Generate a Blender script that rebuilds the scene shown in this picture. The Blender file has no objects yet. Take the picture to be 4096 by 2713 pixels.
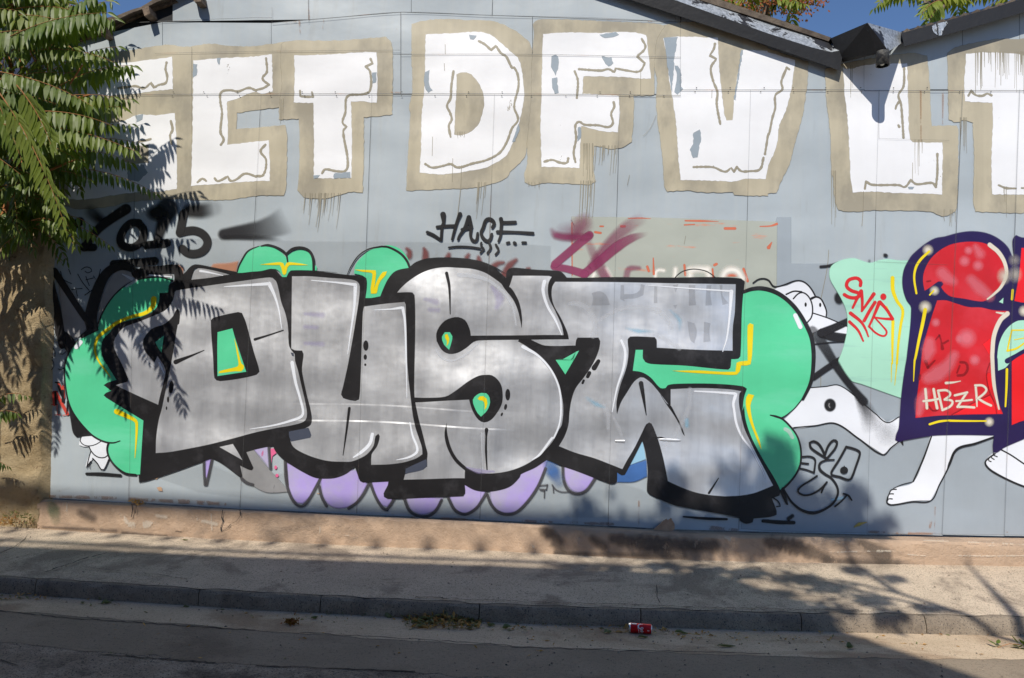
import bpy, bmesh, math, random
from mathutils import Vector, Matrix
from mathutils.geometry import tessellate_polygon

# ------------------------------------------------------------------ camera, sky, sun, exposure
scene = bpy.context.scene
COL = scene.collection
R = math.radians
F_PX, CX, CY = 3124.0, 2048.0, 1356.5            # focal length and centre, in pixels of a 4096 x 2713 frame
cam_data = bpy.data.cameras.new('camera')
cam = bpy.data.objects.new('camera', cam_data)
COL.objects.link(cam)
cam_data.sensor_width = 36.0
cam_data.lens = F_PX / 4096.0 * 36.0
cam_data.clip_start, cam_data.clip_end = 0.05, 3000.0
ROT = (Matrix.Rotation(R(2.5), 3, 'Z') @ Matrix.Rotation(R(92.9), 3, 'X') @ Matrix.Rotation(R(1.65), 3, 'Z'))
EYE = Vector((0.0, -7.73, 1.85))
cam.matrix_world = Matrix.Translation(EYE) @ ROT.to_4x4()
scene.camera = cam

SUN_DIR = Vector((0.30, 1.0, -1.13)).normalized()   # the way the light travels
world = bpy.data.worlds.new('World')
scene.world = world
world.use_nodes = True
wn = world.node_tree
wn.nodes.clear()
w_out = wn.nodes.new('ShaderNodeOutputWorld')
w_bg = wn.nodes.new('ShaderNodeBackground')
w_sky = wn.nodes.new('ShaderNodeTexSky')
w_sky.sky_type = 'NISHITA'
w_sky.sun_disc = False
w_sky.sun_elevation = math.asin(-SUN_DIR.z)
w_sky.sun_rotation = math.atan2(-SUN_DIR.x, -SUN_DIR.y)
w_sky.altitude = 2200.0
w_sky.air_density = 1.0
w_sky.dust_density = 0.0
w_sky.ozone_density = 6.0
w_bg.inputs['Strength'].default_value = 0.122
wn.links.new(w_sky.outputs[0], w_bg.inputs[0])
wn.links.new(w_bg.outputs[0], w_out.inputs[0])

sun_data = bpy.data.lights.new('sun', 'SUN')
sun_data.energy = 4.5
sun_data.angle = R(0.53)
sun_data.color = (1.0, 0.94, 0.84)
sun = bpy.data.objects.new('sun', sun_data)
COL.objects.link(sun)
sun.location = (-4, -14, 18)
sun.rotation_euler = SUN_DIR.to_track_quat('-Z', 'Y').to_euler()

vs = scene.view_settings
vs.view_transform, vs.look, vs.exposure, vs.gamma = 'Standard', 'None', 0.0, 1.0
vs.use_curve_mapping = False
scene.cycles.transparent_max_bounces = 48
scene.cycles.max_bounces = 5
scene.cycles.caustics_reflective = False
scene.cycles.caustics_refractive = False
scene.cycles.use_adaptive_sampling = True

# ------------------------------------------------------------------ pixel -> place helpers
def ray(u, v):
    return ROT @ Vector(((u - CX) / F_PX, -(v - CY) / F_PX, -1.0))
def on_y(u, v, y=0.0):
    d = ray(u, v)
    return EYE + d * ((y - EYE.y) / d.y)
def on_z(u, v, z=0.0):
    d = ray(u, v)
    return EYE + d * ((z - EYE.z) / d.z)

Z_CREASE = on_y(1680, 1697).z - 0.012 * 1.2
S1, S2, S3, S4 = 1776 / 1024, 1829 / 700, 1828 / 646, 2368 / 950
FRAMES = {'A': (160, 760, S2), 'B': (160, 1300, S2), 'C': (700, 780, S2), 'D': (560, 1340, S2),
          'E': (1100, 1500, S2), 'F': (1600, 780, S2), 'G': (1700, 1500, S2), 'H': (2300, 1500, S2),
          'I': (2900, 1000, S2), 'J': (2900, 1600, S2), 'K': (3450, 900, S3), 'L': (3450, 1400, S3),
          'M': (2200, 820, S4), 'N': (0, 0, 1.0)}
for _r, _y in ((0, 0), (1, 904), (2, 1809)):
    for _c in range(4):
        FRAMES['%d%d' % (_r, _c)] = (1024 * _c, _y, S1)
def P(s):
    """'11 250,350 370,350 F 0,980' -> list of points in frame pixels"""
    out, fr = [], FRAMES['N']
    for tok in s.split():
        if ',' in tok:
            a, b = tok.split(',')
            out.append((fr[0] + float(a) / fr[2], fr[1] + float(b) / fr[2]))
        else:
            fr = FRAMES[tok]
    return out
def sc_of(s):
    return FRAMES[s.split()[0]][2]

rng = random.Random(7)

# ------------------------------------------------------------------ object helpers
def link(o, parent=None):
    COL.objects.link(o)
    if parent is not None:
        o.parent = parent
        o.matrix_parent_inverse = Matrix.Translation(-Vector(parent.location)) if parent.parent is None else Matrix.Identity(4)
    return o
def mesh_obj(name, verts, faces, mat, parent=None, smooth=False, alpha=None, mats=None, midx=None):
    me = bpy.data.meshes.new(name)
    me.from_pydata([tuple(v) for v in verts], [], faces)
    for m in (mats or [mat]):
        me.materials.append(m)
    if midx:
        me.polygons.foreach_set('material_index', midx)
    if smooth:
        me.polygons.foreach_set('use_smooth', [True] * len(me.polygons))
    if alpha is not None:
        at = me.attributes.new('cover', 'FLOAT', 'POINT')
        at.data.foreach_set('value', alpha)
    me.update()
    return link(bpy.data.objects.new(name, me), parent)
def tag(o, label=None, cat=None, group=None, kind=None):
    if label: o['label'] = label
    if cat: o['category'] = cat
    if group: o['group'] = group
    if kind: o['kind'] = kind
    return o
def empty(name, loc, label, cat, group=None):
    o = bpy.data.objects.new(name, None)
    o.empty_display_size = 0.2
    o.location = loc
    COL.objects.link(o)
    return tag(o, label, cat, group)
class MB:
    """collects pieces of one mesh"""
    def __init__(self): self.v, self.f, self.m = [], [], []
    def add(self, vs_, fs_, m=0):
        b = len(self.v)
        self.v += [Vector(x) for x in vs_]
        self.f += [[b + i for i in f] for f in fs_]
        self.m += [m] * len(fs_)
    def box(self, lo, hi, m=0):
        x0, y0, z0 = lo; x1, y1, z1 = hi
        self.add([(x0,y0,z0),(x1,y0,z0),(x1,y1,z0),(x0,y1,z0),(x0,y0,z1),(x1,y0,z1),(x1,y1,z1),(x0,y1,z1)],
                 [(0,3,2,1),(4,5,6,7),(0,1,5,4),(1,2,6,5),(2,3,7,6),(3,0,4,7)], m)
    def prism(self, loop, depth, m=0):
        """loop of 3-D points, pushed along the vector depth"""
        n = len(loop); d = Vector(depth)
        tri = tessellate_polygon([[Vector(p) for p in loop]])
        vs_ = [Vector(p) for p in loop] + [Vector(p) + d for p in loop]
        fs_ = [tuple(t) for t in tri] + [tuple(n + i for i in reversed(t)) for t in tri]
        fs_ += [(i, (i + 1) % n, n + (i + 1) % n, n + i) for i in range(n)]
        self.add(vs_, fs_, m)
    def tube(self, pts, rad, n=6, m=0, cap=True):
        pts = [Vector(p) for p in pts]
        rads = rad if isinstance(rad, (list, tuple)) else [rad] * len(pts)
        vs_, fs_ = [], []
        for i, p in enumerate(pts):
            t = (pts[min(i + 1, len(pts) - 1)] - pts[max(i - 1, 0)]).normalized()
            a = t.cross(Vector((0, 0, 1))) if abs(t.z) < 0.9 else t.cross(Vector((1, 0, 0)))
            a.normalize(); b = t.cross(a)
            for k in range(n):
                w = 2 * math.pi * k / n
                vs_.append(p + (a * math.cos(w) + b * math.sin(w)) * rads[i])
        for i in range(len(pts) - 1):
            for k in range(n):
                fs_.append((i * n + k, i * n + (k + 1) % n, (i + 1) * n + (k + 1) % n, (i + 1) * n + k))
        if cap:
            fs_.append(tuple(range(n - 1, -1, -1)))
            fs_.append(tuple((len(pts) - 1) * n + k for k in range(n)))
        self.add(vs_, fs_, m)
    def build(self, name, mat, parent=None, smooth=False, mats=None):
        return mesh_obj(name, self.v, self.f, mat, parent, smooth, None, mats, self.m if mats else None)

# ------------------------------------------------------------------ materials
def srgb(r, g, b):
    f = lambda c: c / 12.92 if c <= 0.04045 else ((c + 0.055) / 1.055) ** 2.4
    return (f(r / 255), f(g / 255), f(b / 255))
class NT:
    def __init__(self, name):
        self.mat = bpy.data.materials.new(name)
        self.mat.use_nodes = True
        self.t = self.mat.node_tree
        self.bsdf = self.t.nodes['Principled BSDF']
        self.out = self.t.nodes['Material Output']
        self.geo = None
    def n(self, kind, **kw):
        nd = self.t.nodes.new(kind)
        for k, v in kw.items():
            setattr(nd, k, v)
        return nd
    def l(self, a, b): self.t.links.new(a, b)
    def pos(self, scale=(1, 1, 1)):
        if self.geo is None: self.geo = self.n('ShaderNodeNewGeometry')
        m = self.n('ShaderNodeVectorMath', operation='MULTIPLY')
        m.inputs[1].default_value = scale
        self.l(self.geo.outputs['Position'], m.inputs[0])
        return m.outputs[0]
    def noise(self, scale=1.0, detail=4, rough=0.55, stretch=(1, 1, 1), dist=0.0):
        nd = self.n('ShaderNodeTexNoise')
        nd.inputs['Scale'].default_value = scale
        nd.inputs['Detail'].default_value = detail
        nd.inputs['Roughness'].default_value = rough
        nd.inputs['Distortion'].default_value = dist
        self.l(self.pos(stretch), nd.inputs['Vector'])
        return nd.outputs['Fac']
    def ramp(self, fac, lo, hi, a=0.0, b=1.0):
        nd = self.n('ShaderNodeMapRange')
        nd.inputs['From Min'].default_value = lo
        nd.inputs['From Max'].default_value = hi
        nd.inputs['To Min'].default_value = a
        nd.inputs['To Max'].default_value = b
        self.l(fac, nd.inputs['Value'])
        return nd.outputs['Result']
    def mix(self, fac, a, b):
        nd = self.n('ShaderNodeMix', data_type='RGBA')
        if isinstance(fac, float): nd.inputs['Factor'].default_value = fac
        else: self.l(fac, nd.inputs['Factor'])
        for v, i in ((a, 6), (b, 7)):
            if isinstance(v, tuple): nd.inputs[i].default_value = (*v[:3], 1)
            else: self.l(v, nd.inputs[i])
        return nd.outputs[2]
    def math(self, op, a, b=None):
        nd = self.n('ShaderNodeMath', operation=op)
        for i, v in enumerate((a, b)):
            if v is None: continue
            if isinstance(v, (int, float)): nd.inputs[i].default_value = v
            else: self.l(v, nd.inputs[i])
        return nd.outputs[0]
    def bump(self, height, strength=0.3, dist=0.02, prev=None):
        nd = self.n('ShaderNodeBump')
        nd.inputs['Strength'].default_value = strength
        nd.inputs['Distance'].default_value = dist
        self.l(height, nd.inputs['Height'])
        if prev is not None: self.l(prev, nd.inputs['Normal'])
        return nd.outputs[0]
    def set(self, color=None, rough=None, metal=None, normal=None, spec=None):
        b = self.bsdf
        for v, k in ((color, 'Base Color'), (rough, 'Roughness'), (metal, 'Metallic'), (normal, 'Normal'), (spec, 'Specular IOR Level')):
            if v is None: continue
            if isinstance(v, tuple): b.inputs[k].default_value = (*v[:3], 1)
            elif isinstance(v, (int, float)): b.inputs[k].default_value = v
            else: self.l(v, b.inputs[k])
        return self.mat
def k(c, f): return tuple(min(1.0, x * f) for x in c)

def sheet_relief(m, strength=1.0):
    """oil-canning, dents and pressed creases shared by the bare sheets and every coat of paint on them"""
    h = m.math('MULTIPLY', m.noise(1.0, 1, 0.5, (0.8, 0.0, 1.25)), 3.5 * strength)
    h = m.math('ADD', h, m.math('MULTIPLY', m.noise(4.5, 2, 0.5, (0.8, 0.0, 1.0)), 0.17 * strength))
    sep = m.n('ShaderNodeSeparateXYZ')
    m.l(m.geo.outputs['Position'], sep.inputs[0])
    X = sep.outputs['X']
    wob = m.math('SINE', m.math('MULTIPLY', X, 2.9))
    zz = m.math('ADD', m.math('SUBTRACT', sep.outputs['Z'], m.math('MULTIPLY', wob, 0.012)), m.math('MULTIPLY', X, 0.012))
    inx = m.math('MULTIPLY', m.math('MULTIPLY', m.ramp(X, -2.6, -2.3), m.ramp(X, -0.30, -0.55)), m.ramp(m.noise(2.6, 1, 0.5, (1, 0, 0)), 0.3, 0.65, 0.25, 1.3))   # the dented sheets below the U and S
    for z0, wd, st in ((Z_CREASE, 0.014, 0.17), (Z_CREASE + 0.165, 0.014, 0.09)):
        d = m.math('SUBTRACT', zz, z0)
        c_ = m.math('ADD', m.ramp(d, -wd, 0.003, 1.0, 0.0), m.ramp(d, 0.003, 0.20, 0.0, 1.0))
        h = m.math('ADD', h, m.math('MULTIPLY', m.math('MULTIPLY', c_, inx), st * 1.0))
    return m.bump(h, 0.7, 0.03)

def paint(name, rgb, rough=0.5, var=0.10, metal=0.0, wear=0.0, grain=0.0, relief=1.0, streak=0.0, second=None, second_at=(0.45, 0.7), second_stretch=(1, 1, 1), second_scale=2.0, op=1.0, spec=0.5):
    m = NT(name)
    c = srgb(*rgb)
    n1 = m.noise(2.3, 5, 0.6)
    col = m.mix(m.ramp(n1, 0.3, 0.7), k(c, 1 - var), k(c, 1 + var))
    if streak:
        ns = m.noise(9, 3, 0.6, (1.0, 0, 0.06))
        col = m.mix(m.ramp(ns, 0.4, 0.75, 0, streak), col, k(c, 0.55))
    if second is not None:
        n2 = m.noise(second_scale, 5, 0.62, second_stretch)
        col = m.mix(m.ramp(n2, *second_at), col, srgb(*second))
    nrm = sheet_relief(m, relief)
    if metal > 0.5:
        rough = m.ramp(m.noise(6.0, 6, 0.72, (1.0, 0, 0.7)), 0.32, 0.68, rough - 0.05, rough + 0.06)
    m.set(col, rough, metal, nrm, spec)
    at = m.n('ShaderNodeAttribute', attribute_name='cover')
    a = at.outputs['Fac']
    if op < 1.0:
        a = m.math('MULTIPLY', a, op)
    if wear:
        nw = m.noise(6.5, 8, 0.68, (1.0, 0, 0.55))
        a = m.math('MULTIPLY', a, m.ramp(nw, 0.30 + wear * 0.05, 0.33 + wear * 0.05))
    if grain:
        ng = m.noise(420, 1, 0.5)
        # sprayed edges break up into grains where the cover is thin
        g = m.math('SUBTRACT', m.math('ADD', a, m.math('MULTIPLY', ng, grain)), grain * 0.5)
        a = m.math('MULTIPLY', m.math('MINIMUM', m.math('MAXIMUM', g, 0.0), 1.0), m.math('MINIMUM', m.math('MULTIPLY', at.outputs['Fac'], 20.0), 1.0))
    tr = m.n('ShaderNodeBsdfTransparent')
    mx = m.n('ShaderNodeMixShader')
    m.l(a, mx.inputs[0]); m.l(tr.outputs[0], mx.inputs[1]); m.l(m.bsdf.outputs[0], mx.inputs[2])
    m.l(mx.outputs[0], m.out.inputs['Surface'])
    return m.mat

M = {}
M['white'] = paint('white_house_paint', (240, 241, 244), 0.45, 0.03, wear=0.25, streak=0.05)
M['tan'] = paint('greige_house_paint', (190, 181, 158), 0.5, 0.07, streak=0.3, second=(158, 151, 134), second_at=(0.46, 0.60), second_stretch=(1.4, 0, 0.8), second_scale=1.3)
M['drip'] = paint('greige_drips', (160, 153, 134), 0.45, 0.06)
M['bare'] = paint('flaked_spots', (150, 163, 174), 0.5, 0.05, wear=0.9)
M['silver'] = paint('silver_spray', (226, 228, 232), 0.44, 0.03, metal=0.70, relief=1.9, second=(200, 202, 207), second_at=(0.42, 0.72), second_stretch=(3.0, 0, 0.35), second_scale=2.0)
M['smear'] = paint('worn_silver_spray', (158, 158, 160), 0.45, 0.2, metal=0.25, wear=0.6)
M['black'] = paint('black_spray', (34, 33, 35), 0.45, 0.25, grain=0.15, spec=0.35, second=(58, 57, 60), second_at=(0.52, 0.72), second_stretch=(1, 0, 1), second_scale=4.0)
M['tagblack'] = paint('black_tag_spray', (34, 34, 36), 0.5, 0.2, grain=0.3, spec=0.3)
M['mist'] = paint('black_spray_mist', (40, 40, 44), 0.6, 0.1, grain=0.8, spec=0.2)
M['green'] = paint('mint_green_spray', (90, 211, 158), 0.42, 0.05, streak=0.06, second=(108, 214, 170), second_at=(0.5, 0.7), second_stretch=(0.5, 0, 2), second_scale=2.0)
M['yellow'] = paint('yellow_spray', (240, 216, 12), 0.45, 0.05)
M['hilite'] = paint('white_spray', (232, 236, 244), 0.5, 0.03)
M['pale'] = paint('thin_white_spray', (226, 230, 238), 0.5, 0.03, op=0.55)
M['lilac'] = paint('lilac_spray', (180, 162, 226), 0.5, 0.07, second=(184, 182, 194), second_at=(0.42, 0.70))
M['slate'] = paint('slate_spray', (70, 76, 92), 0.45, 0.1)
M['charcoal'] = paint('charcoal_chalky_spray', (70, 68, 72), 0.6, 0.2, grain=0.9)
M['pink'] = paint('pink_spray', (228, 104, 150), 0.5, 0.05)
M['blue'] = paint('blue_spray', (66, 108, 170), 0.5, 0.2, grain=0.6)
M['lightblue'] = paint('light_blue_spray', (158, 205, 232), 0.5, 0.06, op=0.85)
M['orange'] = paint('orange_spray', (206, 140, 104), 0.5, 0.1, grain=0.5, op=0.7)
M['maroon'] = paint('maroon_spray', (122, 56, 54), 0.55, 0.1, grain=0.8)
M['plum'] = paint('plum_spray', (148, 52, 98), 0.5, 0.15, grain=0.5, op=0.82)
M['navy'] = paint('navy_spray', (36, 18, 74), 0.4, 0.15, grain=0.15)
M['red'] = paint('red_spray', (204, 26, 34), 0.4, 0.12, second=(218, 60, 72), second_at=(0.5, 0.8))
M['brightred'] = paint('bright_red_spray', (236, 24, 30), 0.35, 0.06)
M['tagred'] = paint('red_tag_spray', (216, 34, 38), 0.45, 0.06)
M['darkred'] = paint('dark_red_marks', (128, 14, 24), 0.5, 0.1, op=0.6)
M['rose'] = paint('rose_spray_mist', (238, 128, 142), 0.5, 0.05, op=0.85)
M['mint'] = paint('pale_mint_spray', (172, 226, 202), 0.45, 0.04, second=(150, 198, 186), second_at=(0.55, 0.75), second_stretch=(0.6, 0, 5.0), second_scale=1.6)
M['beige'] = paint('ivory_spray', (220, 212, 196), 0.5, 0.03)
M['buff'] = paint('darker_grey_roller_paint', (158, 168, 177), 0.5, 0.05, streak=0.08)
M['buffpale'] = paint('pale_grey_roller_paint', (170, 176, 180), 0.5, 0.05, streak=0.05, op=0.22)
M['primer'] = paint('grey_green_paint_over_orange', (174, 179, 170), 0.5, 0.04, second=(222, 130, 92), second_at=(0.60, 0.70), second_stretch=(0.7, 0, 4.0), second_scale=2.6)
M['glow'] = paint('white_overspray', (250, 246, 238), 0.5, 0.02)
M['stencil'] = paint('red_stencil', (206, 74, 62), 0.5, 0.06)
M['seam'] = paint('seam_shadow_line', (96, 98, 98), 0.6, 0.25, second=(150, 92, 48), second_at=(0.56, 0.68), second_stretch=(1, 0, 1), second_scale=3.0, relief=0.2)
M['rust'] = paint('rust_stain', (168, 112, 60), 0.7, 0.25, grain=0.9, op=0.5, wear=3.2)
M['clay'] = paint('bare_scraped_patch', (196, 158, 126), 0.7, 0.1, wear=1.2)
# ------------------------------------------------------------------ paint on the sheets: filled shapes and spray strokes
def herm(pts, closed, step, corner=52.0):
    n = len(pts)
    V = [Vector(p) for p in pts]
    def turn(i):
        a = V[i] - V[(i - 1) % n]; b = V[(i + 1) % n] - V[i]
        if a.length < 1e-6 or b.length < 1e-6: return 180.0
        return math.degrees(a.angle(b))
    out = []
    segs = n if closed else n - 1
    for i in range(segs):
        p1, p2 = V[i], V[(i + 1) % n]
        seg = p2 - p1
        L = seg.length
        def tan(j):
            if not closed and (j == 0 or j == n - 1): return seg
            if turn(j) > corner: return seg
            t = V[(j + 1) % n] - V[(j - 1) % n]
            return t.normalized() * L if t.length > 1e-6 else seg
        t1, t2 = tan(i), tan((i + 1) % n)
        cnt = max(1, min(14, int(L / step)))
        if (t1 - seg).length < 1e-6 and (t2 - seg).length < 1e-6: cnt = 1
        for q in range(cnt):
            s = q / cnt
            h1, h2, h3, h4 = 2*s**3-3*s*s+1, -2*s**3+3*s*s, s**3-2*s*s+s, s**3-s*s
            out.append((p1 * h1 + p2 * h2 + t1 * h3 + t2 * h4, i + s))
    if not closed: out.append((V[-1], n - 1.0))
    return out
SEQ = [0]
def depth_of(level):
    SEQ[0] += 1
    return -(0.007 + level * 0.0005 + (SEQ[0] % 7) * 0.00006)
class Coat:
    """one mesh of paint lying on the wall"""
    def __init__(self): self.v, self.f, self.a = [], [], []
    def put(self, uv, al, y):
        self.v.append(on_y(uv[0], uv[1], y)); self.a.append(al)
        return len(self.v) - 1
    def fill(self, s, level=0, feather=2.2, rough_edge=0.0, smooth=True, step=10.0, al=1.0, holes=()):
        raw = P(s) if isinstance(s, str) else s
        y = depth_of(level)
        pts = [q[0] for q in herm([Vector((p[0], p[1])) for p in raw], True, step)] if smooth else [Vector((p[0], p[1])) for p in raw]
        if rough_edge:
            dense = []
            for i in range(len(pts)):
                a, b = pts[i], pts[(i + 1) % len(pts)]
                cnt = max(1, int((b - a).length / 9.0))
                for q in range(cnt):
                    dense.append(a.lerp(b, q / cnt) + Vector((rng.uniform(-1, 1), rng.uniform(-1, 1))) * rough_edge)
            pts = dense
        clean = [pts[0]]
        for p in pts[1:]:
            if (p - clean[-1]).length > 0.4: clean.append(p)
        if (clean[-1] - clean[0]).length < 0.4: clean.pop()
        pts = clean
        n = len(pts)
        area = sum(pts[i].x * pts[(i + 1) % n].y - pts[(i + 1) % n].x * pts[i].y for i in range(n))
        sg = 1.0 if area > 0 else -1.0
        outw = []
        for i in range(n):
            a = (pts[i] - pts[i - 1]).normalized(); b = (pts[(i + 1) % n] - pts[i]).normalized()
            na, nb = Vector((a.y, -a.x)) * sg, Vector((b.y, -b.x)) * sg
            nn = na + nb
            if nn.length < 1e-4: nn = na
            nn.normalize()
            outw.append(nn * min(1.6, 1.0 / max(0.5, nn.dot(na))))
        inner = [pts[i] - outw[i] * feather * 0.5 for i in range(n)]
        outer = [pts[i] + outw[i] * feather * 0.5 for i in range(n)]
        base = [self.put(p, al, y) for p in inner]
        ring = [self.put(p, 0.0, y) for p in outer]
        for t in tessellate_polygon([[Vector((p.x, p.y, 0)) for p in inner]]):
            self.f.append([base[i] for i in t])
        for i in range(n):
            j = (i + 1) % n
            self.f.append([base[i], base[j], ring[j], ring[i]])
        return self
    def blob(self, s, rx, ry=None, level=0, soft=0.35, rot=0.0, al=1.0):
        """round spot; rx, ry in the frame's own pixels; soft = share of the radius that fades"""
        fr = sc_of(s); ry = rx if ry is None else ry
        for (u, v) in P(s):
            y = depth_of(level)
            c = self.put((u, v), al, y)
            rings = []
            for f, a in ((1 - soft, al), (1 - soft * 0.5, al * 0.5), (1.0, 0.0)):
                rr = []
                for q in range(22):
                    w = 2 * math.pi * q / 22
                    x, z = math.cos(w) * rx / fr * f, math.sin(w) * ry / fr * f
                    rr.append(self.put((u + x * math.cos(rot) - z * math.sin(rot), v + x * math.sin(rot) + z * math.cos(rot)), a, y))
                rings.append(rr)
            for q in range(22):
                j = (q + 1) % 22
                self.f.append([c, rings[0][q], rings[0][j]])
                for r0, r1 in ((0, 1), (1, 2)):
                    self.f.append([rings[r0][q], rings[r1][q], rings[r1][j], rings[r0][j]])
        return self
    def line(self, s, w, level=0, feather=2.0, al=1.0, step=7.0, split=68.0, jitter=0.0, wl=None):
        """spray stroke; w and al: one value or one per point, w in the frame's own pixels (full width)"""
        pts = P(s) if isinstance(s, str) else s
        fr = wl or (sc_of(s) if isinstance(s, str) else 1.0)
        W = list(w) if isinstance(w, (list, tuple)) else [w] * len(pts)
        A = list(al) if isinstance(al, (list, tuple)) else [al] * len(pts)
        def spread(L):
            if len(L) == len(pts): return L
            o = []
            for i in range(len(pts)):
                t = i / (len(pts) - 1) * (len(L) - 1); q = min(int(t), len(L) - 2)
                o.append(L[q] + (L[q + 1] - L[q]) * (t - q))
            return o
        W, A = spread(W), spread(A)
        V = [Vector(p) for p in pts]
        cuts = [0]
        for i in range(1, len(V) - 1):
            a, b = V[i] - V[i - 1], V[i + 1] - V[i]
            if a.length > 1e-6 and b.length > 1e-6 and math.degrees(a.angle(b)) > split: cuts.append(i)
        cuts.append(len(V) - 1)
        for c0, c1 in zip(cuts[:-1], cuts[1:]):
            self._ribbon(V[c0:c1 + 1], [x / fr for x in W[c0:c1 + 1]], A[c0:c1 + 1], level, feather, step, jitter)
        return self
    def _ribbon(self, V, W, A, level, feather, step, jitter):
        y = depth_of(level)
        sm = herm(V, False, step, 80.0)
        n = len(sm)
        if n < 2: return
        C, HW, AL = [], [], []
        for p, t in sm:
            q = min(int(t), len(W) - 2); s = t - q
            C.append(p); HW.append(max(0.3, 0.5 * (W[q] + (W[q + 1] - W[q]) * s) * (1 + rng.uniform(-jitter, jitter))))
            AL.append(A[q] + (A[q + 1] - A[q]) * s)
        rows = []
        for i in range(n):
            t = (C[min(i + 1, n - 1)] - C[max(i - 1, 0)])
            t = t.normalized() if t.length > 1e-6 else Vector((1, 0))
            nr = Vector((-t.y, t.x))
            yy = y - i * 0.000012
            fe = min(feather, HW[i] * 1.6)
            i0, o0 = max(0.0, HW[i] - fe * 0.5), HW[i] + fe * 0.5
            rows.append([self.put(C[i] + nr * o0, 0.0, yy), self.put(C[i] + nr * i0, AL[i], yy),
                         self.put(C[i] - nr * i0, AL[i], yy), self.put(C[i] - nr * o0, 0.0, yy)])
        for i in range(n - 1):
            for q in range(3):
                self.f.append([rows[i][q], rows[i][q + 1], rows[i + 1][q + 1], rows[i + 1][q]])
        for e, sgn in ((0, -1.0), (n - 1, 1.0)):          # round ends
            t = (C[1] - C[0]) if e == 0 else (C[-1] - C[-2])
            if t.length < 1e-6: continue
            t = t.normalized() * sgn
            nr = Vector((-t.y, t.x)) * sgn
            fe = min(feather, HW[e] * 1.6)
            i0, o0 = max(0.0, HW[e] - fe * 0.5), HW[e] + fe * 0.5
            yy = y - e * 0.000012
            pi_, po_ = [rows[e][1]], [rows[e][0]]
            for q in range(1, 7):
                w = math.pi * q / 7
                d = nr * math.cos(w) + t * math.sin(w)
                pi_.append(self.put(C[e] + d * i0, AL[e], yy)); po_.append(self.put(C[e] + d * o0, 0.0, yy))
            pi_.append(rows[e][2]); po_.append(rows[e][3])
            self.f.append(pi_)
            for q in range(7):
                self.f.append([pi_[q], pi_[q + 1], po_[q + 1], po_[q]])
    def build(self, name, mat, parent, label=None, kind=None, whole=False):
        """strokes that touch stay one mesh; separate ones become meshes of their own (the largest keeps the label)"""
        mt = M[mat] if isinstance(mat, str) else mat
        if kind or whole:
            o = mesh_obj(name, self.v, self.f, mt, parent, False, self.a)
            if kind: o['kind'] = kind
            if label: o['label'] = label
            return o
        up = list(range(len(self.v)))
        def find(i):
            while up[i] != i: up[i] = up[up[i]]; i = up[i]
            return i
        for f in self.f:
            r0 = find(f[0])
            for i in f[1:]: up[find(i)] = r0
        cell = {}
        for i, v in enumerate(self.v):                       # neighbours within about 3 cm belong together
            q = (int(v.x // 0.02), int(v.z // 0.02))
            cell.setdefault(q, []).append(i)
        for (cx_, cz_), ids in cell.items():
            for dx, dz in ((0, 0), (1, 0), (0, 1), (1, 1), (1, -1)):
                o_ = cell.get((cx_ + dx, cz_ + dz))
                if o_: 
                    r0 = find(ids[0])
                    for i in (ids + o_): up[find(i)] = r0
        groups = {}
        for f in self.f: groups.setdefault(find(f[0]), []).append(f)
        def size(fs_):
            xs = [self.v[i] for f in fs_ for i in f]
            return (max(p.x for p in xs) - min(p.x for p in xs)) * (max(p.z for p in xs) - min(p.z for p in xs))
        first = None
        for fs_ in sorted(groups.values(), key=size, reverse=True):
            ids = sorted({i for f in fs_ for i in f}); ix = {i: n for n, i in enumerate(ids)}
            o = mesh_obj(name, [self.v[i] for i in ids], [[ix[i] for i in f] for f in fs_], mt, parent, False, [self.a[i] for i in ids])
            if first is None:
                first = o
                if label: o['label'] = label
        return first
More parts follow.
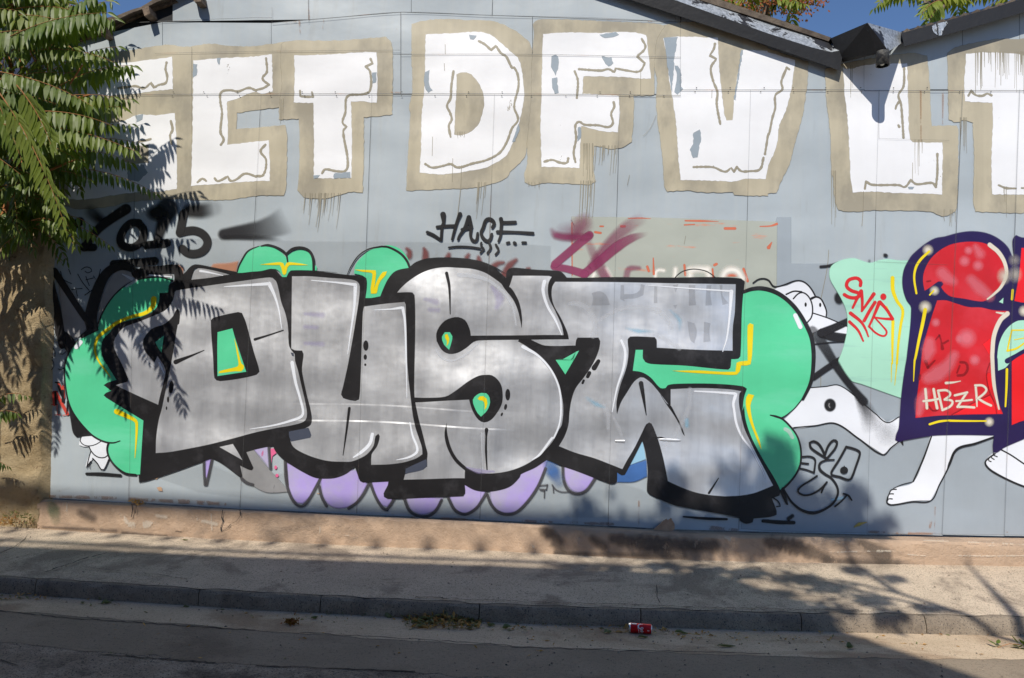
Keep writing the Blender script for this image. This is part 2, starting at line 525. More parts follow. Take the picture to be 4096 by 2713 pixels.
# ------------------------------------------------------------------ surface materials
def make_surface():
    m = NT('weathered_grey_sheet')
    c = srgb(175, 185, 192)
    n1 = m.noise(1.1, 5, 0.6)
    col = m.mix(m.ramp(n1, 0.3, 0.7), k(c, 0.90), k(c, 1.06))
    col = m.mix(m.ramp(m.noise(14, 3, 0.6, (1, 0, 0.03)), 0.42, 0.75, 0, 0.16), col, srgb(196, 196, 188))
    col = m.mix(m.ramp(m.noise(5, 6, 0.7, (1, 0, 0.12)), 0.58, 0.8, 0, 0.45), col, srgb(136, 134, 126))
    col = m.mix(m.ramp(m.noise(3.2, 7, 0.7, (1.6, 0, 0.5)), 0.70, 0.76, 0, 0.7), col, srgb(150, 112, 78))
    m.set(col, 0.45, 0.0, sheet_relief(m, 1.0)); M['sheet'] = m.mat

    def dusty(name, a, b, c2, sc=3.0, bump_s=0.5, bump_d=0.01, sp=0.62, spw=0.06, speck=(40, 38, 36), stretch=(1, 1, 1)):
        m = NT(name)
        col = m.mix(m.ramp(m.noise(sc, 8, 0.66, stretch), 0.36, 0.62), srgb(*a), srgb(*b))
        col = m.mix(m.ramp(m.noise(sc * 0.45, 6, 0.7, stretch, 0.4), 0.50, 0.60), col, srgb(*c2))
        col = m.mix(m.ramp(m.noise(95, 3, 0.7), sp, sp + spw), col, srgb(*speck))
        col = m.mix(m.ramp(m.noise(38, 4, 0.75), 0.54, 0.66, 0, 0.55), col, k(srgb(*c2), 0.62))
        hb = m.bump(m.noise(28, 6, 0.7), bump_s, bump_d)
        hb = m.bump(m.noise(220, 3, 0.6), bump_s * 0.8, bump_d * 0.3, hb)
        m.set(col, 0.9, 0, hb, 0.25)
        return m.mat
    M['pavement'] = dusty('worn_concrete_pavement', (190, 174, 153), (205, 188, 166), (156, 142, 126), 2.6, 0.7, 0.010, 0.58)
    M['kerb'] = dusty('kerb_concrete', (146, 133, 117), (162, 148, 130), (132, 120, 106), 4.0, 1.0, 0.014, 0.58, 0.05, (70, 68, 66))
    M['gutter'] = dusty('gutter_concrete', (190, 170, 144), (206, 186, 160), (166, 144, 120), 2.6, 0.5, 0.006, 0.60, 0.05, (60, 56, 52), (0.5, 1, 1))
    M['asphalt'] = dusty('worn_asphalt', (140, 127, 110), (154, 140, 122), (126, 113, 98), 1.4, 0.7, 0.008, 0.62, 0.05, (54, 52, 50))
    M['oldasphalt'] = dusty('old_coarse_asphalt', (138, 125, 110), (176, 162, 144), (106, 96, 86), 3.0, 1.0, 0.014, 0.56, 0.06, (56, 53, 50))
    # plinth: plastered concrete with pale scrapes and grey dirt
    m = NT('plastered_plinth')
    col = m.mix(m.ramp(m.noise(2.2, 7, 0.65), 0.35, 0.65), srgb(202, 174, 148), srgb(182, 158, 136))
    col = m.mix(m.ramp(m.noise(1.1, 6, 0.7, (1, 1, 1.5), 0.6), 0.52, 0.66, 0, 0.75), col, srgb(132, 118, 106))
    col = m.mix(m.ramp(m.noise(16, 6, 0.75, (1, 1, 0.35)), 0.66, 0.72, 0, 0.8), col, srgb(220, 210, 196))
    col = m.mix(m.ramp(m.noise(4, 6, 0.7), 0.68, 0.76, 0, 0.7), col, srgb(104, 92, 84))
    hb = m.bump(m.noise(9, 8, 0.72), 0.9, 0.03)
    hb = m.bump(m.noise(70, 5, 0.7), 0.8, 0.008, hb)
    m.set(col, 0.92, 0, hb, 0.2); M['plinth'] = m.mat
    m = NT('rubble_plaster')
    col = m.mix(m.ramp(m.noise(3, 8, 0.7), 0.35, 0.65), srgb(176, 154, 118), srgb(206, 186, 150))
    col = m.mix(m.ramp(m.noise(7, 6, 0.75), 0.60, 0.68, 0, 0.8), col, srgb(122, 100, 76))
    hb = m.bump(m.noise(9, 9, 0.75), 1.0, 0.05)
    hb = m.bump(m.noise(60, 5, 0.7), 1.0, 0.012, hb)
    m.set(col, 0.95, 0, hb, 0.15); M['rubble'] = m.mat
    m = NT('black_painted_metal')
    hb = m.bump(m.noise(9, 4, 0.6), 0.25, 0.02)
    col = m.mix(m.ramp(m.noise(8, 6, 0.7), 0.66, 0.72), srgb(38, 38, 40), srgb(92, 96, 102))
    m.set(col, 0.5, 0.0, hb, 0.4); M['blackmetal'] = m.mat
    m = NT('peeling_black_over_zinc')
    n = m.noise(2.2, 8, 0.68, (1, 1, 1), 0.4)
    mask = m.ramp(n, 0.535, 0.55)
    zinc = m.mix(m.ramp(m.noise(30, 3, 0.7), 0.35, 0.65), srgb(150, 156, 162), srgb(206, 212, 218))
    col = m.mix(mask, zinc, srgb(44, 44, 47))
    hb = m.bump(mask, 0.5, 0.004)
    m.set(col, 0.45, 0.0, hb); m.l(m.ramp(mask, 0, 1, 0.5, 0.0), m.bsdf.inputs['Metallic']); M['peel'] = m.mat
    m = NT('brown_roofing')
    col = m.mix(m.ramp(m.noise(4, 6, 0.7), 0.4, 0.65), srgb(74, 64, 56), srgb(120, 108, 94))
    m.set(col, 0.85, 0, m.bump(m.noise(20, 5, 0.7), 0.6, 0.02)); M['roofing'] = m.mat
    m = NT('weathered_beam')
    col = m.mix(m.ramp(m.noise(20, 4, 0.7), 0.4, 0.65), srgb(92, 78, 66), srgb(140, 122, 104))
    m.set(col, 0.85, 0, m.bump(m.noise(50, 4, 0.7), 0.7, 0.01)); M['beam'] = m.mat
    m = NT('grimy_zinc_pipe')
    col = m.mix(m.ramp(m.noise(18, 5, 0.7), 0.42, 0.65), srgb(52, 52, 54), srgb(120, 118, 112))
    m.set(col, 0.55, 0.2); M['pipe'] = m.mat
    m = NT('pale_render')
    col = m.mix(m.ramp(m.noise(2, 6, 0.7, (1, 1, 0.3)), 0.35, 0.7), srgb(196, 188, 196), srgb(222, 214, 216))
    m.set(col, 0.9, 0, m.bump(m.noise(40, 4, 0.6), 0.2, 0.01)); M['render'] = m.mat
    m = NT('brick_red_house_render')
    col = m.mix(m.ramp(m.noise(2, 6, 0.7), 0.35, 0.7), srgb(120, 88, 70), srgb(138, 102, 80))
    m.set(col, 0.9, 0, m.bump(m.noise(40, 4, 0.6), 0.2, 0.01)); M['house'] = m.mat
    m = NT('window_glass'); m.set((0.03, 0.035, 0.04), 0.08, 0.0); M['glass'] = m.mat
    m = NT('dark_backing'); m.set((0.03, 0.03, 0.032), 0.9, 0.0); M['backing'] = m.mat
make_surface()

# ------------------------------------------------------------------ traced edges, sampled by pixel column
def lut(pairs):
    def f(u):
        if u <= pairs[0][0]: a, b = pairs[0], pairs[1]
        elif u >= pairs[-1][0]: a, b = pairs[-2], pairs[-1]
        else:
            i = 0
            while pairs[i + 1][0] < u: i += 1
            a, b = pairs[i], pairs[i + 1]
        return a[1] + (b[1] - a[1]) * (u - a[0]) / (b[0] - a[0])
    return f
V_BASE = lut([(161, 1990), (957, 2034), (1427, 2057), (2048, 2084), (2682, 2116), (3072, 2127), (3470, 2137), (4096, 2146)])
V_LEDGE = lut([(161, 1998), (520, 2017), (957, 2042), (1427, 2067), (2048, 2096), (2682, 2138), (3072, 2146), (3470, 2160), (4096, 2180)])
V_PBOT = lut([(161, 2116), (520, 2136), (957, 2160), (1543, 2187), (2048, 2206), (2560, 2234), (3072, 2247), (3649, 2255), (4096, 2264)])
V_KERB = lut([(0, 2310), (1024, 2374), (2048, 2426), (3072, 2455), (4096, 2472)])
V_KBOT = lut([(0, 2368), (1024, 2441), (2048, 2494), (3072, 2524), (4096, 2545)])
V_GUT = lut([(0, 2442), (400, 2470), (1024, 2522), (1500, 2556), (2048, 2584), (2700, 2612), (3300, 2630), (4096, 2640)])
V_ASPH = lut([(0, 2572), (600, 2622), (1024, 2664), (1600, 2690), (2400, 2740), (4096, 2790)])
V_ROOF = lut([(200, 200), (1485, -349), (3300, 235), (3480, 215), (3620, 170), (4600, -190)])
PL_D = lut([(0, 0.10), (900, 0.10), (3400, 0.30), (4500, 0.32)])

# ------------------------------------------------------------------ ground
def strip(name, near, far, mat, rows=6, parent=None, jz=0.0, kind='structure', us=None):
    """sheet between two rows of points"""
    n = len(near)
    vs_, fs_ = [], []
    for j in range(rows + 1):
        for i in range(n):
            p = near[i].lerp(far[i], j / rows)
            vs_.append(p + Vector((0, 0, rng.uniform(-jz, jz) if 0 < j < rows else 0)))
    for j in range(rows):
        for i in range(n - 1):
            fs_.append((j * n + i, j * n + i + 1, (j + 1) * n + i + 1, (j + 1) * n + i))
    o = mesh_obj(name, vs_, fs_, mat, parent, True)
    if parent is None: tag(o, kind=kind)
    return o
US = [-700 + i * 60 for i in range(93)]
KZ = 0.125
kerb_top = [on_z(u, V_KERB(u), KZ) for u in US]
kerb_bot = [on_z(u, V_KBOT(u), 0.0) for u in US]
for a, b in zip(kerb_top, kerb_bot): b.y = min(b.y, a.y - 0.006)
def back_of(p, w=0.14): return Vector((p.x, p.y + w, p.z))
pl_bot = [on_y(u, V_PBOT(u), -PL_D(u) - 0.015) for u in US]
mesh_obj('road', [(-160, -160, -0.004), (160, -160, -0.004), (160, 160, -0.004), (-160, 160, -0.004)], [(0, 1, 2, 3)], M['oldasphalt'])['kind'] = 'structure'
gut_edge = [on_z(u, V_GUT(u) + rng.uniform(-4, 4), 0.0) for u in US]
asp_edge = [on_z(u, V_ASPH(u) + rng.uniform(-7, 7), -0.002) for u in US]
strip('asphalt_patch', [Vector((p.x, p.y, -0.002)) for p in asp_edge], [Vector((p.x, p.y + 0.12, -0.002)) for p in gut_edge], M['asphalt'], 4)
gut = strip('gutter', gut_edge, [Vector((p.x, p.y + 0.03, 0.0)) for p in kerb_bot], M['gutter'], 4)
pav_front = [back_of(p, 0.045 + 0.02 * math.sin(i * 1.7) + rng.uniform(-0.012, 0.012)) for i, p in enumerate(kerb_top)]
pav_back = [Vector((p.x, p.y + 0.06, p.z)) for p in pl_bot]
for p in pav_front: p.z = KZ + 0.003
pav = strip('pavement', pav_front, pav_back, M['pavement'], 14, None, 0.004)
# kerb: one stone after the other along the traced edge
kerb = mesh_obj('kerb', [tuple(Vector((p.x, p.y + 0.02, -0.004)) ) for p in kerb_top] + [tuple(Vector((p.x, p.y + 0.15, -0.004))) for p in kerb_top],
                [(i, i + 1, len(kerb_top) + i + 1, len(kerb_top) + i) for i in range(len(kerb_top) - 1)], M['backing'])
tag(kerb, kind='structure')
def kerb_at(x):
    for a, b, c, d in zip(kerb_top[:-1], kerb_top[1:], kerb_bot[:-1], kerb_bot[1:]):
        if a.x <= x <= b.x:
            t = (x - a.x) / (b.x - a.x)
            return a.lerp(b, t), c.lerp(d, t)
    return kerb_top[-1].copy(), kerb_bot[-1].copy()
def kerb_stone(x0, x1):
    n = 22
    vs_, fs_ = [], []
    for i in range(n + 1):
        x = x0 + (x1 - x0) * i / n
        a, c = kerb_at(x)
        e = 0.5 * (abs(i - n / 2) > n / 2 - 0.6)
        chip = max(0.0, rng.gauss(0, 0.006))
        a = a + Vector((0, 0, -0.002 * e))
        prof = [Vector((x, c.y, -0.01)), Vector((x, c.y + 0.2 * (a.y - c.y), KZ * 0.45)), Vector((x, a.y + rng.uniform(-0.003, 0.003), KZ - 0.02 - chip)),
                Vector((x, a.y + 0.012 + chip, KZ - 0.003 - chip * 0.6)), Vector((x, a.y + 0.05, KZ + rng.uniform(-0.002, 0.002) - 0.003 * e)), Vector((x, a.y + 0.148, KZ)), Vector((x, a.y + 0.15, -0.01))]
        vs_ += prof
    m_ = 7
    for i in range(n):
        for j in range(m_ - 1):
            fs_.append((i * m_ + j, (i + 1) * m_ + j, (i + 1) * m_ + j + 1, i * m_ + j + 1))
    fs_.append(tuple(range(m_))); fs_.append(tuple(n * m_ + j for j in reversed(range(m_))))
    o = mesh_obj('kerb_stone', vs_, fs_, M['kerb'], kerb, True)
    o.data.set_sharp_from_angle(angle=R(32))
    return o
xj = [on_z(u, V_KERB(u), KZ).x for u in (-360, 144, 796, 1283, 1918, 2564, 3205, 3700, 4250, 4700)]
for a, b in zip(xj[:-1], xj[1:]): kerb_stone(a + 0.004, b - 0.004)

# joints and cracks in the ground
def ground_line(s_, w_, zf):
    pts = [q[0] for q in herm([Vector(p) for p in P(s_)], False, 14.0, 80.0)]
    vs_, fs_ = [], []
    for i, p in enumerate(pts):
        p = p + Vector((rng.uniform(-3, 3), rng.uniform(-2.5, 2.5)))
        c_ = on_z(p.x, p.y, zf(p)); ww = w_ * rng.uniform(0.4, 1.3)
        a = on_z(pts[min(i + 1, len(pts) - 1)].x, pts[min(i + 1, len(pts) - 1)].y, zf(p)) - on_z(pts[max(i - 1, 0)].x, pts[max(i - 1, 0)].y, zf(p))
        n_ = Vector((-a.y, a.x, 0)).normalized() * ww * 0.5
        vs_ += [c_ + n_, c_ - n_]
    for i in range(len(pts) - 1): fs_.append((2 * i, 2 * i + 1, 2 * i + 3, 2 * i + 2))
    return vs_, fs_
def pav_z(p):
    i = min(len(US) - 2, max(0, int((p.x + 700) / 60)))
    lo_, hi_ = V_KERB(p.x) - 10, V_PBOT(p.x)
    t = max(0.0, min(1.0, (lo_ - p.y) / (lo_ - hi_)))
    return pav_front[i].z + (pav_back[i].z - pav_front[i].z) * (t ** 0.9) + 0.007
jb = MB()
for s_, w_ in (('20 310,830 450,785 560,745 740,695', 0.02), ('22 0,1032 400,1045 850,1055 1300,1075 1776,1082', 0.012), ('21 1100,1000 1500,1022 1776,1028', 0.012), ('23 0,1085 300,1092 700,1098', 0.01), ('20 600,800 900,830 1100,850 1300,880', 0.008), ('22 1000,920 1010,1000 1030,1040', 0.008), ('23 200,980 700,1000', 0.006)):
    v_, f_ = ground_line(s_, w_, pav_z); jb.add(v_, f_)
for s_, w_ in (('20 0,1100 500,1150 1100,1190 1776,1235', 0.012), ('21 300,1250 1000,1290 1776,1340', 0.010), ('22 0,1350 800,1370 1776,1395', 0.008), ('20 700,1400 1100,1430 1500,1460', 0.014), ('21 0,1480 600,1500 1100,1520', 0.012), ('20 0,1440 120,1480', 0.012)):
    v_, f_ = ground_line(s_, w_, lambda p: 0.0015); jb.add(v_, f_)
M['crackdirt'] = NT('crack_dirt').set((0.05, 0.043, 0.037), 0.95, 0.0)
tag(jb.build('ground_cracks', M['crackdirt']), 'dark joints and cracks in pavement and road', 'cracks', kind='stuff')

# ------------------------------------------------------------------ the shed: sheets, plinth, roof edge
shed = empty('metal_shed', (0, 0, 0), 'grey sheet-metal shed wall covered in graffiti, with black roof edge and concrete plinth', 'building')
bk = MB()
loop = [on_y(u, V_BASE(u) - 6, 0.012) for u in range(175, 4700, 150)] + [on_y(u, V_ROOF(u) + 6, 0.012) for u in (4600, 3620, 3480, 3300, 1485, 220)]
bk.prism(loop, (0, 0.05, 0)); bk.build('gap_backing', M['backing'], shed)  # unseen dark slab added to keep light out of the sheet gaps
COLS = [(207, 160), (545, 515), (1044, 960), (1487, 1427), (1978, 1920), (2480, 2433), (3002, 2956), (3516, 3470), (3850, 3772), (4078, 4020), (4420, 4360)]
def col_u(i, v): return COLS[i][0] + (COLS[i][1] - COLS[i][0]) * (v - 380) / 1680.0
def panel(loop_px):
    y = -0.004 + rng.uniform(-0.0012, 0.0012)
    b = MB(); b.prism([on_y(u, v, y) for u, v in loop_px], (0, 0.004, 0))
    return b.build('sheet', M['sheet'], shed)
G = 0.8
for i in range(len(COLS) - 1):
    s1 = 378 if i < 6 else 361
    l, r = (lambda v: col_u(i, v) + G), (lambda v: col_u(i + 1, v) - G)
    bot = [(r(2080), V_BASE(r(2080)) + rng.uniform(-2, 2)), (0.5 * (l(2080) + r(2080)), V_BASE(0.5 * (l(2080) + r(2080))) + rng.uniform(-2, 2)), (l(2080), V_BASE(l(2080)) + rng.uniform(-2, 2))]
    panel([(l(s1), s1 + 1), (r(s1), s1 + 1)] + bot)
def upper(seams, v_lo, v_hi):
    for a, b in zip(seams[:-1], seams[1:]):
        def top(u): return max(v_hi(u) + 1, V_ROOF(u))
        us = sorted(set([a + G, b - G] + [x for x in (1485, 1606, 3300, 3480, 3620) if a + G < x < b - G]))
        ok = [u for u in us if v_lo(u) - top(u) > 3]
        if len(ok) < 2: continue
        if ok[0] > us[0]:
            x = ok[0]
            while x > us[0] and v_lo(x) - top(x) > 4: x -= 2
            ok = [x + 2] + ok if x + 2 < ok[0] else ok
        panel([(u, top(u)) for u in ok] + [(u, v_lo(u) - 1) for u in reversed(ok)])
S2L, S3L = lut([(500, 218), (1600, 217), (2048, 217), (2722, 229)]), lut([(400, 100), (1024, 71), (1080, 92), (1606, 49), (1970, 62), (2700, 88)])
upper([207, 767, 1200, 1603, 2160, 2722], lambda u: 377, S2L)
upper([300, 650, 1085, 1603, 2130, 2722], S2L, S3L)
upper([430, 690, 1235, 1645, 1970, 2722], S3L, lambda u: -400)
upper([2724, 3000, 3458, 3562, 3850, 4078, 4420], lambda u: 359, lambda u: -400)

# seams: strips a hair proud of the paint, the laps' shadow line in their colour
def seam(px, w=2.4, al=0.75):
    c = Coat(); c.line(px, w, 26, 1.2, al, 60.0, 75.0, wl=1.0)
    return c.build('seam', 'seam', shed)
for i in range(1, len(COLS) - 1):
    s1 = 378 if i < 6 else 361
    seam([(col_u(i, v), v) for v in (s1, 900, 1400, V_BASE(COLS[i][1]) - 2)], 2.2 if i < 8 else 5.0, 0.26 if i < 8 else 0.25)  # wide right-hand lines: shading of raised ribs drawn as colour
seam([(500, 379), (1024, 376), (2048, 376), (2722, 382)], 2.8, 0.7)
seam([(2724, 360), (3458, 360)], 2.8, 0.7); seam([(3458, 363), (4400, 362)], 3.0, 0.7)
seam([(620, 214), (1024, 206), (1600, 201)], 2.2, 0.5); seam([(1600, 218), (2048, 217), (2722, 229)], 2.4, 0.6)
seam([(470, 93), (1024, 71), (1088, 72)], 2.4, 0.6); seam([(1088, 92), (1330, 72), (1606, 49), (1970, 62), (2380, 72), (2700, 88)], 2.4, 0.6)
for px in ([(1603, 52), (1603, 374)], [(1088, 30), (1088, 92)], [(1232, -10), (1234, 88)], [(1970, 0), (1966, 62)], [(2722, 62), (2721, 378)], [(767, 190), (765, 376)], [(3456, 250), (3456, 358)], [(3516, 366), (3516, 554)], [(3516, 554), (3797, 562)], [(3505, 1047), (3790, 1060)], [(2700, 60), (2702, 88)]):
    seam(px, 2.0, 0.34)
# screw heads
m_ = MB()
for u in range(560, 4080, 131):
    for vline in ((384, 368) if rng.random() < 0.8 else (384,)):
        p = on_y(u + rng.uniform(-8, 8), vline if u < 2720 else vline - 17, -0.02)
        m_.add([p + Vector((math.cos(w) * 0.006, 0, math.sin(w) * 0.006)) for w in [x * math.pi / 3 for x in range(6)]] + [p + Vector((0, -0.004, 0))], [(i, (i + 1) % 6, 6) for i in range(6)])
m_.build('screw_heads', M['pipe'], shed)['kind'] = 'stuff'

# plinth under the sheets
U2 = [150 + i * 30 for i in range(152)]
vs_, fs_ = [], []
for u in U2:
    d = PL_D(u)
    back = on_y(u, V_BASE(u) + 2, 0.02); back.z -= 0.01
    edge = on_y(u, V_LEDGE(u), -d)
    bot = on_y(u, V_PBOT(u), -d - 0.015)
    if u < 175: edge.z -= 0.03
    j = lambda s: Vector((0, rng.uniform(-s, s), rng.uniform(-s, s)))
    mid = edge.lerp(bot, 0.45)
    chip = max(0.0, rng.gauss(-0.004, 0.012))
    vs_ += [back, back.lerp(edge, 0.5) + j(0.004), edge + Vector((0, 0.02 + chip, 0.002)), edge + Vector((0, 0, -0.018 - chip)), edge.lerp(bot, 0.3) + j(0.006), mid + j(0.006), edge.lerp(bot, 0.75) + j(0.006), bot, bot + Vector((0, 0, -0.12))]
for i in range(len(U2) - 1):
    for q in range(8):
        fs_.append((i * 9 + q, (i + 1) * 9 + q, (i + 1) * 9 + q + 1, i * 9 + q + 1))
fs_.append(tuple(range(9)))
plinth = mesh_obj('concrete_plinth', vs_, fs_, M['plinth'], shed, True)
plinth.data.set_sharp_from_angle(angle=R(38))
plinth['label'] = 'tan plastered concrete plinth with cracks and pale scrapes'
# cracks in the plinth
ck = MB()
for s in ('20 915,360 920,400 912,450', '20 945,370 940,425', '20 1545,400 1538,450 1548,480 1532,520 1535,550', '20 1665,400 1668,440 1640,480 1600,500 1580,525 1540,550 1500,572 1460,590',
          '20 1215,548 1260,552 1300,545', '21 0,600 40,590', '22 840,1310 842,1320'):
    pts = P(s)
    for a, b in zip(pts[:-1], pts[1:]):
        w0 = rng.uniform(1.2, 2.6)
        q0, q1 = on_y(a[0], a[1], -PL_D(a[0]) - 0.024), on_y(b[0], b[1], -PL_D(b[0]) - 0.024)
        dx = Vector((w0 / 404, 0, 0.002))
        ck.add([q0 - dx, q0 + dx, q1 + dx, q1 - dx], [(0, 1, 2, 3)])
ck.build('crack', M['backing'], shed)['kind'] = 'stuff'
class PlinthCoat(Coat):
    def put(self, uv, al, y):
        t = (uv[1] - V_LEDGE(uv[0])) / (V_PBOT(uv[0]) - V_LEDGE(uv[0]))
        self.v.append(on_y(uv[0], uv[1], -PL_D(uv[0]) - 0.015 * max(0.0, min(1.0, t)) - 0.0075 + y * 0.1)); self.a.append(al)
        return len(self.v) - 1
c = PlinthCoat(); c.line('20 350,350 370,400 385,470', (50, 80, 60), 1, 14.0, (0.3, 0.5, 0.2)); c.build('green_smear', paint('thin_green_smear', (86, 116, 84), 0.8, 0.2, grain=0.9, relief=0), plinth)
c = PlinthCoat()
for s_, w_ in (('20 465,345 462,430', 22), ('20 850,440 900,500 1000,500 1080,500', (30, 50, 60, 30)), ('20 1080,440 1150,450', 26), ('20 1228,415 1230,520', (10, 16)), ('20 1340,460 1500,500', (20, 50)), ('20 1465,430 1470,540', 16), ('20 700,470 705,520', 16), ('21 445,520 442,590', (18, 6)), ('21 510,570 660,580', 10), ('21 960,480 975,525', 14), ('22 440,570 480,620', (40, 60)), ('22 130,640 150,660', 20), ('22 865,630 860,670', 12), ('22 1480,590 1540,620', (50, 40)), ('23 340,600 430,610 500,630', (14, 30, 12)), ('23 430,695 600,690 800,685 940,690', (12, 16, 16, 8)), ('23 970,710 1100,720', (10, 12)), ('23 1050,610 1300,620 1776,640', (10, 14, 12)), ('23 1200,715 1500,720 1776,718', (8, 14, 10)), ('23 1500,650 1600,645', 12)):
    c.line(s_, [x * 0.7 for x in w_] if isinstance(w_, tuple) else w_ * 0.7, 2, 8.0, 0.5, 6.0, 68.0, 0.5)
c.build('pale_scrapes', paint('pale_scrapes', (222, 212, 196), 0.9, 0.06, wear=3.6, grain=0.8, relief=0), plinth, kind='stuff')
c = PlinthCoat()
for s_, w_ in (('22 230,540 300,600 330,690', (60, 90, 60)), ('22 560,600 640,660', (50, 80)), ('22 700,600 1000,640 1400,650', (60, 110, 90)), ('23 0,620 200,660 420,740', (80, 100, 60)), ('23 650,620 800,720', (60, 110)), ('20 300,520 800,545', 18), ('20 850,560 1150,580', 20), ('22 300,700 1200,725', 30), ('23 400,750 900,775', 40), ('20 560,420 640,460', 50)):
    c.line(s_, w_, 1, 20.0, 0.55, 10.0, 68.0, 0.3)
c.build('grime', paint('dark_grime', (96, 86, 78), 0.95, 0.15, wear=1.4, grain=0.6, relief=0), plinth, kind='stuff')

# roof edge on the left slope: corrugated sheets over rafters
def verge(name, up, lo, y0, y1, mat, wav=0.0, n=40):
    """roofing slab: edge traced by its upper and lower line, running back over the shed"""
    U, Lw = P(up), P(lo)
    def along(pts, t):
        L = [0]
        for a, b in zip(pts[:-1], pts[1:]): L.append(L[-1] + math.hypot(b[0] - a[0], b[1] - a[1]))
        d = t * L[-1]
        for i in range(len(pts) - 1):
            if d <= L[i + 1] + 1e-6:
                s = (d - L[i]) / (L[i + 1] - L[i]); return (pts[i][0] + (pts[i+1][0] - pts[i][0]) * s, pts[i][1] + (pts[i+1][1] - pts[i][1]) * s)
        return pts[-1]
    vs_, fs_ = [], []
    for i in range(n + 1):
        t = i / n
        a, b = along(U, t), along(Lw, t)
        wv = math.sin(i * 1.9) * wav
        pa, pb = on_y(a[0], a[1], y0) + Vector((0, 0, wv)), on_y(b[0], b[1], y0) + Vector((0, 0, wv * 0.6))
        vs_ += [pa, pb, Vector((pb.x, y1, pb.z)), Vector((pa.x, y1, pa.z))]
    for i in range(n):
        for q in range(4):
            fs_.append((i * 4 + q, i * 4 + (q + 1) % 4, (i + 1) * 4 + (q + 1) % 4, (i + 1) * 4 + q))
    fs_ += [(3, 2, 1, 0), tuple(n * 4 + q for q in range(4))]
    return mesh_obj(name, vs_, fs_, mat, shed)
verge('roof_sheet', '00 330,262 440,218 560,185 700,140 850,92 960,55 1060,0 1300,-120 2400,-640', '00 340,300 450,262 560,228 715,180 850,118 1000,55 1100,12 1320,-90 2420,-600', -0.09, 5.0, M['roofing'], 0.006)
verge('roof_sheet', '02 -600,-640 780,-120 1390,-20 03 0,110 430,258', '02 -600,-600 700,-110 1300,0 03 0,150 430,290', 0.0, 5.0, M['roofing'], 0.0)
for s in ('00 982,50 1030,42 1042,92 1002,112', '00 690,196 735,188 736,236 705,248', '00 1320,-30 1392,-40 1396,10 1350,14'):
    b = MB(); b.prism([on_y(u, v, -0.14) for u, v in P(s)], (0, 0.6, 0)); b.build('rafter_end', M['beam'], shed)
b = MB()
q = P('00 380,335 460,280 720,205 850,130 1010,60 1200,-15 1230,10 1010,88 850,160 740,225 480,305')
b.prism([on_y(u, v, -0.03) for u, v in q], (0, 0.06, 0)); b.build('verge_board', M['beam'], shed)

# black fascia on the falling right-hand slope: sloping top flange with peeling zinc, upright face, lower lip
def quadstrip(name, rows, mat, thick=0.0, back=None):
    n = len(rows[0]); vs_, fs_ = [], []
    for r_ in rows: vs_ += r_
    for j in range(len(rows) - 1):
        for i in range(n - 1):
            fs_.append((j * n + i, j * n + i + 1, (j + 1) * n + i + 1, (j + 1) * n + i))
    return mesh_obj(name, vs_, fs_, mat, shed)
top = P('02 -700,-720 1390,-15 03 0,122 300,212 440,262 528,330')
mid = P('02 -700,-560 1100,-10 03 0,232 300,328 440,362 526,345')
low = P('02 -700,-500 780,-15 03 0,318 300,420 430,466 497,492')
quadstrip('roof_flashing', [[on_y(u, v, 0.10) for u, v in top], [on_y(u, v, -0.10) for u, v in mid]], M['peel'])
quadstrip('fascia', [[on_y(u, v, -0.102) for u, v in mid], [on_y(u, v, -0.085) for u, v in low], [on_y(u, v - 10, -0.02) for u, v in low]], M['blackmetal'])
# fascia on the rising slope, far right
top = P('03 925,232 1400,100 1590,48 1776,-12 2400,-210'); low = P('03 945,322 1400,196 1632,128 1776,84 2400,-90')
quadstrip('fascia', [[on_y(u, v - 8, 0.3) for u, v in top], [on_y(u, v, -0.15) for u, v in top], [on_y(u, v, -0.15) for u, v in low], [on_y(u, v - 20, 0.0) for u, v in low]], M['blackmetal'])
verge('roof_sheet', '03 940,215 1040,190 1400,88 1590,35 1776,-22 2400,-220', '03 940,232 1040,205 1400,104 1590,50 1776,-6 2400,-200', -0.12, 5.0, M['roofing'], 0.018, 60)
c = MB(); pz = [on_y(u, v, -0.154) for u, v in P('03 1140,170 1240,150 1248,162 1220,195 1205,245 1180,248 1150,225 1138,195')]
c.prism(pz, (0, 0.002, 0)); c.build('bare_zinc_patch', M['peel'], shed)
# rainwater hopper in the valley, with its spout
h = MB()
A_, B_, C_, D_ = [P(s)[0] for s in ('03 436,266', '03 690,158', '03 932,226', '03 940,292')]
E_, F_, G_, H_ = [P(s)[0] for s in ('03 838,356', '03 752,376', '03 520,432', '03 486,408')]
yb, yf = -0.06, -0.44
pA, pB, pC, pD = on_y(*A_, yb), on_y(*B_, yf), on_y(*C_, yb), on_y(*D_, yb)
pE, pF, pG, pH = on_y(*E_, yf + 0.06), on_y(*F_, yf + 0.10), on_y(*G_, yb), on_y(*H_, yb)
h.add([pA, pB, pE, pF, pG, pH], [(0, 1, 2, 3, 4, 5)])
h.add([pA + Vector((0, .02, 0)), pB + Vector((0, .012, 0)), pC + Vector((0, .02, 0)), Vector((pC.x, 0.3, pC.z)), Vector((pA.x, 0.3, pA.z))], [(0, 1, 2, 3, 4)])
hop = h.build('rainwater_hopper', M['blackmetal'], shed)
h = MB(); h.add([pB, pC, pD, pE], [(0, 1, 2, 3)]); h.add([pE, pD, pG, pF], [(0, 1, 2, 3)])
h.build('hopper_side', M['peel'], hop)
h = MB()
s0, s1 = on_y(*P('03 795,360')[0], -0.34), on_y(*P('03 795,458')[0], -0.34)
rr = 44 / S1 / 420
for ra, flip in ((rr, False), (rr * 0.88, True)):
    h.tube([s0, s1], ra, 20, 0, False)
ring = []
n0 = 20
